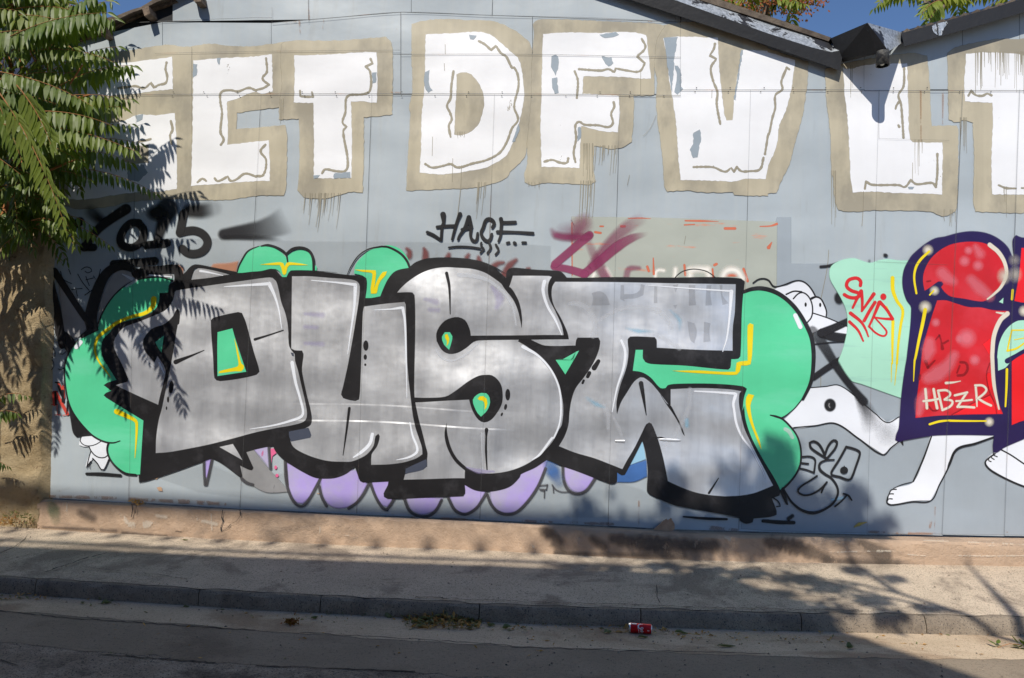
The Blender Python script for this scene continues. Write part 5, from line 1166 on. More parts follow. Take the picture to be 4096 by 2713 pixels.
# creases: folds pressed into the silver sheets, upper flank tilted to the sun
def crease(path, h=0.007, up=0.012, dn=0.020):
    pts = [q[0] for q in herm([Vector(p) for p in P(path)], False, 9.0, 80.0)]
    vs_, fs_ = [], []
    n = len(pts)
    for i, p in enumerate(pts):
        f = math.sin(math.pi * (i + 0.4) / (n - 0.2)) ** 0.6
        a = on_y(p.x, p.y, -0.0203)
        j = rng.uniform(0.75, 1.2) * f
        vs_ += [a + Vector((0, 0, up * j)), a + Vector((0, -h * j, 0.001)), a + Vector((0, -h * 0.5 * j, -dn * j * 0.5)), a + Vector((0, 0.0, -dn * j))]
    for i in range(n - 1):
        for q in range(3): fs_.append((i*4+q, i*4+q+1, (i+1)*4+q+1, (i+1)*4+q))
    return mesh_obj('crease', vs_, fs_, M['silver'], word, True, [1.0] * len(vs_))
for s in ('H 420,690 520,692', 'H 880,672 960,676 1110,684'):
    crease(s, 0.005)
# ------------------------------------------------------------------ plants: materials and builders
from mathutils import noise as mnoise
def leaf_mat(name, a, b, trans=0.35, rough=0.45, third=None):
    m = NT(name)
    oi = m.n('ShaderNodeObjectInfo')
    col = m.mix(m.ramp(m.noise(9, 3, 0.6), 0.35, 0.65), srgb(*a), srgb(*b))
    col2 = m.mix(m.ramp(oi.outputs['Random'], 0, 1, 0, 0.35), col, srgb(*(third or b)))
    m.set(col2, rough, 0, None, 0.45)
    tl = m.n('ShaderNodeBsdfTranslucent')
    m.l(m.mix(0.5, col2, srgb(150, 190, 40)), tl.inputs[0])
    mx = m.n('ShaderNodeMixShader'); mx.inputs[0].default_value = trans
    m.l(m.bsdf.outputs[0], mx.inputs[1]); m.l(tl.outputs[0], mx.inputs[2]); m.l(mx.outputs[0], m.out.inputs['Surface'])
    return m.mat
M['leaf'] = leaf_mat('ailanthus_leaf', (62, 86, 32), (94, 114, 42), 0.28, 0.48, (142, 146, 54))
M['leaf_far'] = leaf_mat('far_ailanthus_leaf', (96, 118, 40), (132, 146, 52), 0.35, 0.5, (168, 150, 60))
M['leaf_rust'] = leaf_mat('seed_cluster', (128, 66, 34), (160, 88, 44), 0.2, 0.7, (176, 104, 60))
M['leaf_fallen'] = leaf_mat('fallen_green_leaf', (84, 92, 52), (122, 126, 84), 0.1, 0.6, (134, 120, 70))
M['leaf_dry'] = leaf_mat('fallen_dry_leaf', (176, 124, 60), (210, 168, 100), 0.1, 0.7, (140, 88, 44))
M['leaf_city'] = leaf_mat('street_tree_leaf', (66, 90, 40), (92, 112, 50), 0.2, 0.5)
def bark(name, a, b):
    m = NT(name)
    m.set(m.mix(m.ramp(m.noise(14, 5, 0.7, (1, 1, 0.25)), 0.35, 0.65), srgb(*a), srgb(*b)), 0.85, 0, m.bump(m.noise(30, 5, 0.7, (1, 1, 0.2)), 0.5, 0.01))
    return m.mat
M['stem'] = bark('orange_brown_stem', (150, 92, 52), (188, 124, 72))
M['rachis'] = bark('reddish_rachis', (150, 108, 62), (176, 124, 78))
M['bark'] = bark('grey_bark', (96, 84, 72), (130, 116, 98))

def leaflet(b, root, d, w, L, wd, down=0.5, m=0):
    """blade with a folded midrib that bends towards the ground; 12 faces"""
    nrm = d.cross(w).normalized()
    st = ((0.0, 0.12), (0.16, 0.75), (0.38, 1.0), (0.68, 0.66), (0.88, 0.28), (1.0, 0.02))
    vs_, p, dd = [], root.copy(), d.copy()
    prev = 0.0
    for t, ww in st:
        p = p + dd * (t - prev) * L; prev = t
        dd = (dd + Vector((0, 0, -down * 0.35))).normalized()
        h = w * ww * wd * 0.5
        vs_ += [p - h + nrm * ww * wd * 0.10, p.copy(), p + h + nrm * ww * wd * 0.10]
    fs_ = []
    for i in range(5):
        fs_ += [(i*3, i*3+1, i*3+4, i*3+3), (i*3+1, i*3+2, i*3+5, i*3+4)]
    b.add(vs_, fs_, m)
def frond(base, tip, parent, sag=0.10, L=0.158, pairs=None, hang=0.9, spread=0.5, mats=('leaf', 'rachis'), name='frond', wdr=0.26, start=0.16):
    base, tip = Vector(base), Vector(tip)
    ln = (tip - base).length
    pairs = pairs or max(6, int(ln / 0.058))
    b = MB()
    L *= rng.uniform(0.82, 1.1)
    bend = Vector((rng.uniform(-0.05, 0.05), rng.uniform(-0.05, 0.05), -rng.uniform(0.0, 0.10)))
    def at(t):
        return base.lerp(tip, t) + Vector((0, 0, sag * ln * 4 * t * (1 - t))) + bend * ln * (t ** 3 - t)
    b.tube([at(i / 8) for i in range(9)], [0.006 - 0.0045 * i / 8 for i in range(9)], 4, 1)
    up = Vector((0, 0, 1))
    for i in range(pairs):
        t = start + (1 - start) * (i + 0.5) / pairs
        T = (at(min(1, t + 0.02)) - at(t - 0.02)).normalized()
        side = T.cross(up)
        if abs(T.z) > 0.62: side = T.cross(Vector((0.15, 1, 0)))
        side.normalize()
        f = 1.12 * (0.62 + 0.55 * math.sin(math.pi * min(1, 0.12 + t * 0.86))) * L
        for s in (-1, 1):
            if rng.random() < 0.07: continue
            vz = abs(T.z) ** 1.5
            d = side * s * (spread + 0.5 * vz) * rng.uniform(0.7, 1.3) + Vector((0, 0, -(hang * (1 - vz) + 0.25 * vz) * rng.uniform(0.7, 1.2))) + T * rng.uniform(0.15, 0.42)
            d.normalize()
            w = T - d * T.dot(d)
            w = (w.normalized() + side * rng.uniform(-0.35, 0.35)).normalized()
            w = (w - d * w.dot(d)).normalized()
            leaflet(b, at(t), d, w, f * rng.uniform(0.85, 1.12), f * wdr, rng.uniform(0.4, 1.4))
    T = (at(1) - at(0.95)).normalized(); w = T.cross(Vector((0, 1, 0)))
    leaflet(b, at(1), T, w.normalized() if w.length > 0.1 else Vector((1, 0, 0)), L * 0.7, L * 0.2, 0.6)
    return b.build(name, None, parent, False, [M[mats[0]], M[mats[1]]])

# ------------------------------------------------------------------ rough stone wall at the left, pale house behind it
def stone_wall():
    vs_, fs_ = [], []
    nu, nz = 46, 70
    for j in range(nz + 1):
        v = 2150 - (2150 - 640) * j / nz
        for i in range(nu + 1):
            u_r = 178 + (2150 - v) * 0.022 + (8 * mnoise.noise(Vector((v * 0.01, 3, 0))))
            u = -900 + (u_r + 900) * i / nu
            p = on_y(u, v, -0.10)
            p.y += 0.05 * mnoise.fractal(Vector((p.x * 4, 0, p.z * 4)), 0.8, 2.1, 5) + 0.03 * mnoise.noise(Vector((p.x * 1.6, 7, p.z * 2.6)))
            if i == nu: p.y = 0.02
            if j == nz: p.y = 0.3
            vs_.append(p)
    for j in range(nz):
        for i in range(nu):
            a = j * (nu + 1) + i
            fs_.append((a, a + 1, a + nu + 2, a + nu + 1))
    o = mesh_obj('stone_wall', vs_, fs_, M['rubble'], None, True)
    return tag(o, 'rough tan rubble wall under the leaning fronds left of the shed', 'wall')
stone_wall()
dl = ray(254, 150); tl_ = (-6.3 - EYE.x) / dl.x; yfar = EYE.y + dl.y * tl_
hb_ = empty('pale_house', (-6.3, 0.6, 0), 'pale house side wall in shade behind the shed roof and fronds', 'house')
b = MB(); b.box((-12, 0.6, 0), (-6.3, yfar, 13)); b.build('wall', M['render'], hb_)
b = MB(); b.box((-12.2, 0.4, 13), (-6.1, yfar + 0.2, 13.25)); b.build('roof', M['roofing'], hb_)
b = MB(); b.tube([(-6.25, yfar - 0.5, 0), (-6.25, yfar - 0.5, 13)], 0.05, 8); b.build('downpipe', M['pipe'], hb_)

# ------------------------------------------------------------------ the tree of heaven in front of the left end
tb = on_z(-150, 2160, 0.2)
tree = empty('ailanthus_tree', (tb.x, -0.35, 0.2), 'leafy green tree with long drooping fronds at the left edge', 'tree')
def at(u, v, y): return on_y(u, v, y)
b = MB()
for path, r0, r1 in ((((-150, 2160), (-120, 1700), (-170, 1250), (20, 850), (110, 600)), 0.05, 0.028), (((-160, 2150), (-140, 1500), (-90, 900), (45, 300), (40, -60)), 0.045, 0.018), (((110, 600), (118, 420), (60, 150), (45, -80)), 0.026, 0.012), (((-160, 1300), (-80, 800), (-60, 300), (-60, -100)), 0.03, 0.015)):
    n = len(path)
    b.tube([at(u, v, -0.34 - 0.05 * i) for i, (u, v) in enumerate(path)], [r0 + (r1 - r0) * i / (n - 1) for i in range(n)], 8)
b.build('trunk', M['stem'], tree, True)
def fr(s, y0, y1, **kw):
    a, c_ = P(s)
    return frond(at(a[0], a[1], y0), at(c_[0], c_[1], y1), tree, **kw)
fr('00 300,110 790,12', -0.40, -0.30, sag=0.02, pairs=8, L=0.11)
fr('00 160,330 795,130', -0.38, -0.18, sag=0.06)
fr('00 170,420 530,285', -0.45, -0.42, sag=0.10, L=0.12)
fr('00 190,620 820,325', -0.42, -0.20, sag=0.07)
fr('00 300,600 640,480', -0.46, -0.36, sag=0.08)
fr('00 420,560 900,455', -0.36, -0.16, sag=0.03, L=0.11)
fr('00 200,800 540,745', -0.44, -0.40, sag=0.16)
fr('00 300,760 910,690', -0.40, -0.18, sag=0.05)
fr('00 380,820 845,745', -0.44, -0.24, sag=0.05)
fr('00 250,960 915,862', -0.40, -0.17, sag=0.04, L=0.12)
fr('00 200,1040 975,995', -0.42, -0.17, sag=0.05, L=0.11)
fr('00 200,1140 910,1130', -0.44, -0.22, sag=0.11, L=0.15)
fr('00 180,1180 1085,1345', -0.42, -0.16, sag=0.07, L=0.13)
fr('00 150,1330 545,1568', -0.46, -0.40, sag=0.12, L=0.15)
fr('00 330,1500 10 770,140', -0.46, -0.34, sag=0.06, L=0.13)
fr('00 230,640 150,330', -0.55, -0.75, sag=0.02, hang=0.35, spread=1.0)
fr('00 200,960 70,570', -0.55, -0.80, sag=0.06, hang=0.4, spread=1.0)
fr('00 170,1060 60,810', -0.55, -0.85, sag=0.10, hang=0.4, spread=1.0)
fr('00 60,1200 120,1600', -0.55, -0.80, sag=0.15, hang=0.5, spread=0.9)
fr('00 120,900 -140,700', -0.5, -0.6, sag=0.10)
fr('00 160,200 -80,60', -0.5, -0.6, sag=0.10)
fr('10 -80,1230 195,1180', -0.30, -0.22, sag=0.12, L=0.10)
fr('10 -120,1330 120,1300', -0.35, -0.30, sag=0.10, L=0.10)
fr('20 -100,60 60,100', -0.30, -0.26, sag=0.10, L=0.09)
fr('10 380,190 430,260', -0.30, -0.26, sag=0.0, pairs=1, L=0.06, hang=0.4)
# the crown's own depth: more fronds around the stems, nearer the street and to the left
for i in range(165):
    z_v = rng.uniform(-140, 930)
    u0 = rng.uniform(-90, 190)
    y0 = rng.uniform(-0.75, -0.25)
    ang = rng.uniform(-0.9, 1.2) if rng.random() < 0.62 else rng.uniform(1.8, 4.2)
    L_ = rng.uniform(0.42, 0.72)
    p0 = at(u0, z_v, y0)
    yo = rng.uniform(-0.6, 0.25)
    if ang < 1.3 and p0.x + math.cos(ang) * L_ > -4.55: L_ *= 0.7
    p1 = p0 + Vector((math.cos(ang) * 0.75, yo, rng.uniform(-0.75, 0.45))).normalized() * L_
    p1.y = min(p1.y, -0.08)
    frond(p0, p1, tree, sag=rng.uniform(0.05, 0.24), L=rng.uniform(0.12, 0.165), hang=rng.uniform(0.5, 1.0))
# upper sprays that hang towards the street; they throw the shadows across the left bubble
for (u, v, y, du, dv, dy) in ((330, 480, -0.85, 130, 60, -0.15), (420, 420, -1.0, 160, 90, -0.1), (250, 560, -0.95, 150, 20, -0.2), (500, 640, -1.05, 110, 130, 0.0), (380, 700, -1.0, 60, 170, -0.1), (300, 760, -1.05, 20, 200, -0.1), (180, 700, -0.95, 110, 120, -0.1), (240, 380, -0.9, 200, 10, -0.1)):
    pass
for (ub, vb, ut, vt) in ((430, 830, 690, 590), (520, 900, 800, 790), (250, 900, 560, 880), (220, 980, 600, 1010), (300, 1060, 640, 1180), (240, 1120, 540, 1240), (360, 1180, 880, 1240), (480, 1260, 505, 1650), (580, 1250, 740, 1650), (400, 1230, 420, 1480), (240, 1300, 215, 1640), (540, 1220, 600, 1450), (640, 1230, 700, 1400), (180, 1150, 330, 1300), (560, 1000, 760, 960), (400, 960, 720, 1060), (200, 840, 420, 820), (200, 900, 460, 940), (210, 950, 470, 1050), (200, 1010, 430, 1120), (200, 1080, 450, 1180), (330, 860, 560, 800), (380, 900, 640, 860), (330, 1000, 560, 1080), (420, 1080, 640, 1100), (260, 1180, 470, 1300), (340, 1120, 560, 1200), (230, 820, 480, 760), (200, 1350, 230, 1700), (190, 1450, 220, 1800), (60, 1300, 100, 1560), (120, 1250, 150, 1500), (20, 1450, 60, 1700), (100, 1600, 130, 1800), (545, 770, 700, 560), (560, 880, 790, 770), (480, 700, 660, 690), (420, 760, 640, 760), (560, 1130, 800, 1150), (250, 700, 500, 680), (260, 600, 520, 560), (300, 640, 560, 640), (330, 520, 560, 520), (480, 790, 740, 800)):
    y = -rng.uniform(1.5, 1.75) if vt > 1380 else -rng.uniform(0.9, 1.25)                     # carry a wall spot back along the sunlight to where the frond hangs
    def back(u, v, y_):
        w = on_y(u, v, 0.0); return w + SUN_DIR * (y_ / SUN_DIR.y)
    p0, p1 = back(ub, vb, y), back(ut, vt, y + 0.05)
    frond(p0 + Vector((-0.1, 0, 0)), p1, tree, sag=0.05, L=0.16, wdr=0.28)
b = MB()
for (u0, v0, u1, v1) in ((90, 700, 330, 260), (110, 520, 360, 380), (100, 800, 300, 640)):
    p0, p1 = at(u0, v0, -0.45), at(u1, v1, -1.05)
    b.tube([p0, p0.lerp(p1, 0.5) + Vector((0, 0, 0.1)), p1], [0.016, 0.012, 0.006], 6)
b.build('branch', M['stem'], tree, True)

# ------------------------------------------------------------------ trees behind the roof
def back_tree(label, u, v, y, ru, rv, n, seeds=0, sd=1):
    r_ = random.Random(sd)
    c0 = on_y(u, v, y)
    t = empty('ailanthus_tree', (c0.x, y, 0), label, 'tree', 'trees behind the shed roof')
    b = MB()
    b.tube([(c0.x + 0.2, y, 0), (c0.x + 0.1, y, c0.z * 0.5), (c0.x, y, c0.z - 0.3), (c0.x + 0.05, y, c0.z + 1.2)], [0.12, 0.09, 0.05, 0.02], 8)
    tops = []
    for i in range(7):
        a = on_y(u + r_.uniform(-ru, ru) * 0.7, v + r_.uniform(-rv, rv) * 0.7, y + r_.uniform(-0.5, 0.5)); tops.append(a)
        b.tube([(c0.x, y, c0.z - 0.5), Vector((c0.x, y, c0.z - 0.2)).lerp(a, 0.5), a], [0.03, 0.018, 0.008], 5)
    b.build('trunk', M['bark'], t, True)
    for i in range(n):
        a = r_.choice(tops)
        d = Vector((r_.uniform(-1, 1), r_.uniform(-0.6, 0.6), r_.uniform(-0.5, 0.6))).normalized()
        frond(a, a + d * r_.uniform(0.4, 0.75), t, sag=0.08, L=0.16, hang=0.4, spread=0.9, mats=('leaf_far', 'rachis'), pairs=9)
    for i in range(seeds):
        a = r_.choice(tops) + Vector((r_.uniform(-0.2, 0.3), -0.2, r_.uniform(-0.25, 0.05)))
        b = MB()
        for q in range(150):
            p = a + Vector((r_.gauss(0, 0.16), r_.gauss(0, 0.10), r_.gauss(0, 0.10)))
            d = Vector((r_.uniform(-1, 1), r_.uniform(-1, 1), r_.uniform(-1, 1))).normalized()
            w = d.cross(Vector((0.3, 1, 0.2))).normalized()
            b.add([p, p + d * 0.02 + w * 0.012, p + d * 0.05, p + d * 0.02 - w * 0.012], [(0, 1, 2, 3)])
        b.build('seed_cluster', M['leaf_rust'], t)['kind'] = 'stuff'
    return t
back_tree('yellow-green tree with rust brown seed clusters above the falling roof edge', 3060, -20, 3.2, 190, 120, 26, 9, 3)
back_tree('green tree top above the rising roof edge right of the rainwater hopper', 3740, -40, 3.0, 150, 70, 16, 0, 5)
back_tree('sprig of green tree above the roof in the top right corner', 4080, -50, 3.4, 110, 40, 9, 0, 8)

# ------------------------------------------------------------------ across the street: house and street tree that shade the road
hy = -9.6
HT = 10.28
house = empty('opposite_house', (-6, hy - 4, 0), 'tall brown house across the street with railing on its terrace', 'house')
b = MB(); b.prism([(-16, hy, 0), (-16, hy, HT), (-1.08, hy, HT), (0.32, hy, 8.59), (1.02, hy, 7.74), (2.2, hy, 6.31), (2.2, hy, 0)], (0, -8, 0)); b.build('wall', M['house'], house)
for i in range(7):
    for j in range(3):
        x0 = -14.6 + i * 2.1; z0 = 1.0 + j * 3.1
        b = MB(); b.box((x0, hy - 0.001, z0), (x0 + 1.0, hy + 0.03, z0 + 1.5)); w_ = b.build('window', M['render'], house)
        b = MB(); b.box((x0 + 0.08, hy + 0.03, z0 + 0.08), (x0 + 0.92, hy + 0.035, z0 + 1.42)); b.build('pane', M['glass'], w_)
b = MB()
b.box((-16, hy - 0.12, 11.28), (-1.1, hy, 11.42)); b.box((-16, hy - 0.08, 10.47), (-1.1, hy - 0.03, 10.54))
x = -15.9
while x < -1.15:
    b.tube([(x, hy - 0.06, 10.28), (x, hy - 0.06, 11.30)], 0.008, 6)
    for s in (0, 1):
        b.tube([(x, hy - 0.06, 10.5 + s * 0.8), (x + 0.51, hy - 0.06, 11.3 - s * 0.8)], 0.010, 6)
    b.tube([(x + 0.255, hy - 0.06, 10.84), (x + 0.255, hy - 0.06, 10.94)], 0.055, 8)
    x += 0.51
b.build('railing', M['blackmetal'], house)

def unshadow(p, y): return p + SUN_DIR * ((y - p.y) / SUN_DIR.y)
stree = empty('street_tree', (2.33, -6.9, 0), 'tall street tree beside the camera whose crown dapples the pavement', 'tree')
b = MB()
gp = [on_z(u, v, 0.16) for u, v in ((4096, 2472), (3850, 2288))]
q1 = unshadow(gp[1], -6.75)
b.tube([(2.30, -6.9, 0), (2.31, -6.9, 3), unshadow(gp[0], -6.9), q1], [0.09, 0.07, 0.05, 0.012], 8)
g = lambda u, v: unshadow(on_z(u, v, 0.17), -6.8)
b.tube([Vector((2.31, -6.9, 4.4)), g(4096, 2500), g(3591, 2374), g(3350, 2330)], [0.05, 0.035, 0.025, 0.015], 7)
b.tube([g(3850, 2440), g(3400, 2360), g(3100, 2290)], [0.022, 0.02, 0.01], 6)
b.tube([g(3591, 2374), unshadow(on_y(3300, 2080, 0), -6.9), unshadow(on_y(2950, 1950, 0), -6.9)], [0.04, 0.03, 0.012], 6)
b.build('trunk', M['bark'], stree, True)
r2 = random.Random(11)
b = MB()
CL = [(2330, 2070, 70), (2400, 2120, 55), (2700, 1890, 28), (2930, 1890, 55), (3010, 2000, 50), (3180, 2060, 95), (3310, 2085, 90), (3420, 2105, 70), (3540, 2085, 36), (3420, 1975, 36), (3060, 2105, 55), (2850, 2110, 60), (2600, 2120, 55), (2480, 2125, 50), (2760, 2050, 30), (3230, 1960, 40), (2950, 2080, 60),
      (2250, 2180, 40), (2450, 2210, 60), (2700, 2190, 75), (2950, 2200, 85), (3150, 2190, 80), (3350, 2190, 60), (3500, 2170, 40), (2800, 2230, 60), (3050, 2230, 70), (2250, 2110, 40), (2540, 2180, 60), (2640, 2230, 50), (2350, 2215, 50), (2880, 2160, 60), (3250, 2130, 60), (3100, 2150, 60), (2720, 2130, 50), (3115, 1775, 38), (3130, 1850, 55), (3080, 1910, 50), (3045, 1800, 26), (3150, 1930, 50), (2680, 1960, 26), (2420, 2160, 50), (3430, 2150, 45)]
CG = [(2300, 2275, 40), (2480, 2285, 50), (2650, 2270, 50), (2830, 2290, 60), (3000, 2300, 60), (3180, 2320, 60), (3320, 2350, 60), (3480, 2390, 50), (3100, 2380, 70), (2900, 2370, 70), (3300, 2420, 60), (3420, 2300, 34), (3580, 2330, 26), (3560, 2440, 40), (3380, 2490, 45), (3700, 2420, 22)]
spots = [(unshadow(on_y(u, v, -0.05), -6.9), r_) for u, v, r_ in CL] + [(unshadow(on_z(u, v, 0.17), -6.9), r_) for u, v, r_ in CG]
for c_, r_ in spots:
    R_ = r_ / 404.0 * 1.2
    for q in range(int(40 + 4200 * R_ * R_)):
        p = c_ + Vector((r2.gauss(0, 0.5) * R_, 0, r2.gauss(0, 0.5) * R_)) + SUN_DIR * r2.gauss(0, 0.45)
        d = Vector((r2.uniform(-1, 1), r2.uniform(-1, 1), r2.uniform(-0.9, 0.3))).normalized()
        w = d.cross(Vector((r2.uniform(-1, 1), r2.uniform(-1, 1), r2.uniform(-1, 1)))).normalized()
        s_ = r2.uniform(0.07, 0.12)
        b.add([p, p + d * s_ * 0.5 + w * s_ * 0.36, p + d * s_, p + d * s_ * 0.5 - w * s_ * 0.36], [(0, 1, 2, 3)])
b.build('crown', M['leaf_city'], stree)

# ------------------------------------------------------------------ litter: can, fallen leaves, shard, weeds
def soda_can():
    L_, r_ = 0.170, 0.035
    c0 = on_z(2563, 2537, 0.0)
    cen = Vector((c0.x, c0.y + 0.02, r_ + 0.001))
    e = empty('soda_can', (cen.x, cen.y, 0.0), 'red soda can with white lettering lying in the gutter', 'can')
    ax = Vector((1.0, -0.10, 0)).normalized(); up = Vector((0, 0, 1)); fw = ax.cross(up)      # fw towards the street
    if fw.y > 0: fw = -fw
    def ringpt(s, rad, w): return cen + ax * s + (fw * math.cos(w) + up * math.sin(w)) * rad
    def lathe(prof, name, mat, parent, n=28):
        vs_, fs_ = [], []
        for s, rad in prof:
            vs_ += [ringpt(s, rad, 2 * math.pi * q / n) for q in range(n)]
        for i in range(len(prof) - 1):
            for q in range(n):
                fs_.append((i * n + q, i * n + (q + 1) % n, (i + 1) * n + (q + 1) % n, (i + 1) * n + q))
        return mesh_obj(name, vs_, fs_, mat, parent, True)
    m = NT('red_can_print'); m.set(m.mix(m.ramp(m.noise(30, 2), 0.4, 0.6), srgb(196, 14, 26), srgb(214, 18, 30)), 0.28, 0.35); red = m.mat
    m = NT('can_aluminium'); m.set((0.72, 0.73, 0.75), 0.3, 0.9); alu = m.mat
    m = NT('can_white_print'); m.set((0.8, 0.8, 0.8), 0.35, 0.1); wht = m.mat
    h = L_ / 2
    body = lathe([(-h + 0.012, r_), (-h + 0.03, r_ + 0.0002), (0, r_ + 0.0002), (h - 0.02, r_ + 0.0002), (h - 0.008, r_ - 0.002)], 'body', red, e)
    lathe([(-h + 0.012, r_), (-h + 0.005, r_ - 0.003), (-h + 0.002, r_ - 0.005), (-h, r_ - 0.004), (-h, r_ - 0.006), (-h + 0.006, r_ - 0.008), (-h + 0.006, 0.0005)], 'lid', alu, e)
    lathe([(h - 0.008, r_ - 0.002), (h - 0.002, r_ - 0.007), (h, r_ - 0.010), (h - 0.008, r_ - 0.014), (h - 0.012, 0.0005)], 'base', alu, e)
    def stroke(pts, wid, name):
        vs_, fs_ = [], []
        for i, (s, w) in enumerate(pts):
            a = pts[min(i + 1, len(pts) - 1)]; c_ = pts[max(i - 1, 0)]
            t = Vector((a[0] - c_[0], (a[1] - c_[1]) * r_)); t.normalize()
            wd = (wid[i] if isinstance(wid, (list, tuple)) else wid) * 0.5
            for sg in (-1, 1):
                vs_.append(ringpt(s - t.y * wd * sg, r_ + 0.0006, w + t.x * wd * sg / r_))
        for i in range(len(pts) - 1): fs_.append((2 * i, 2 * i + 1, 2 * i + 3, 2 * i + 2))
        return mesh_obj(name, vs_, fs_, wht, body)
    def arc(cs, cw, rs, rw, a0, a1, n=14): return [(cs + rs * math.cos(a0 + (a1 - a0) * i / n), cw + rw * math.sin(a0 + (a1 - a0) * i / n)) for i in range(n + 1)]
    # script lettering running round the can: C o c a - C o l a
    w0 = 0.75
    stroke(arc(0.004, w0 - 0.05, 0.021, 0.55, R(60), R(300)), [0.003 + 0.006 * math.sin(math.pi * i / 14) for i in range(15)], 'lettering')
    for i, (dw, kind_) in enumerate(((-0.42, 'o'), (-0.78, 'c'), (-1.14, 'a'), (-1.5, '-'), (-1.95, 'C'), (-2.4, 'o'), (-2.7, 'l'), (-3.0, 'a'))):
        cw = w0 + dw
        if kind_ in 'oa': stroke(arc(0.010, cw, 0.009, 0.15, 0, 2 * math.pi), 0.004, 'lettering')
        elif kind_ == 'c': stroke(arc(0.010, cw, 0.009, 0.15, R(50), R(320)), 0.004, 'lettering')
        elif kind_ == 'C': stroke(arc(0.004, cw, 0.021, 0.3, R(50), R(310)), 0.006, 'lettering')
        elif kind_ == 'l': stroke([(-0.018, cw), (0.02, cw)], 0.004, 'lettering')
        else: stroke([(0.01, cw - 0.08), (0.01, cw + 0.08)], 0.004, 'lettering')
    stroke([(-0.016 - 0.004 * math.sin(i * 0.5), w0 + 0.3 - i * 0.17) for i in range(14)], 0.003, 'wave_line')
    stroke([(-h + 0.016 + i * 0.008, 1.25) for i in range(6)], 0.012, 'white_panel')
    for q in range(4): stroke([(h - 0.035 + q * 0.004, 0.05), (h - 0.035 + q * 0.004, -0.22)], 0.0018, 'small_print')
soda_can()

def fallen(p, L_, wd, rot, curl, mat, label, group=None, name='fallen_leaf', tilt=0.0):
    b = MB()
    st = ((0.0, 0.06), (0.15, 0.65), (0.4, 1.0), (0.7, 0.7), (1.0, 0.03))
    vs_ = []
    ph = rng.uniform(0, 6)
    for t, w in st:
        x = (t - 0.5) * L_
        for s in (-1, 0, 1):
            z = 0.004 + curl * L_ * (0.5 * abs(s) * w + 0.6 * (t - 0.5) ** 2 + 0.12 * math.sin(ph + t * 7 + s))
            vs_.append(Vector((x, s * w * wd * 0.5, z)))
    zmin = min(v.z for v in vs_)
    Rm = Matrix.Rotation(rot, 3, 'Z') @ Matrix.Rotation(tilt, 3, 'X')
    vs_ = [Vector(p) + Rm @ (v - Vector((0, 0, zmin - 0.001))) for v in vs_]
    fs_ = []
    for i in range(4): fs_ += [(i*3, i*3+1, i*3+4, i*3+3), (i*3+1, i*3+2, i*3+5, i*3+4)]
    b.add(vs_, fs_)
    b.tube([vs_[1], vs_[1] + Rm @ Vector((-0.02, 0.004, 0.002))], 0.0012, 4)
    o = b.build(name, M[mat], None, False)
    return tag(o, label, 'leaf', group)
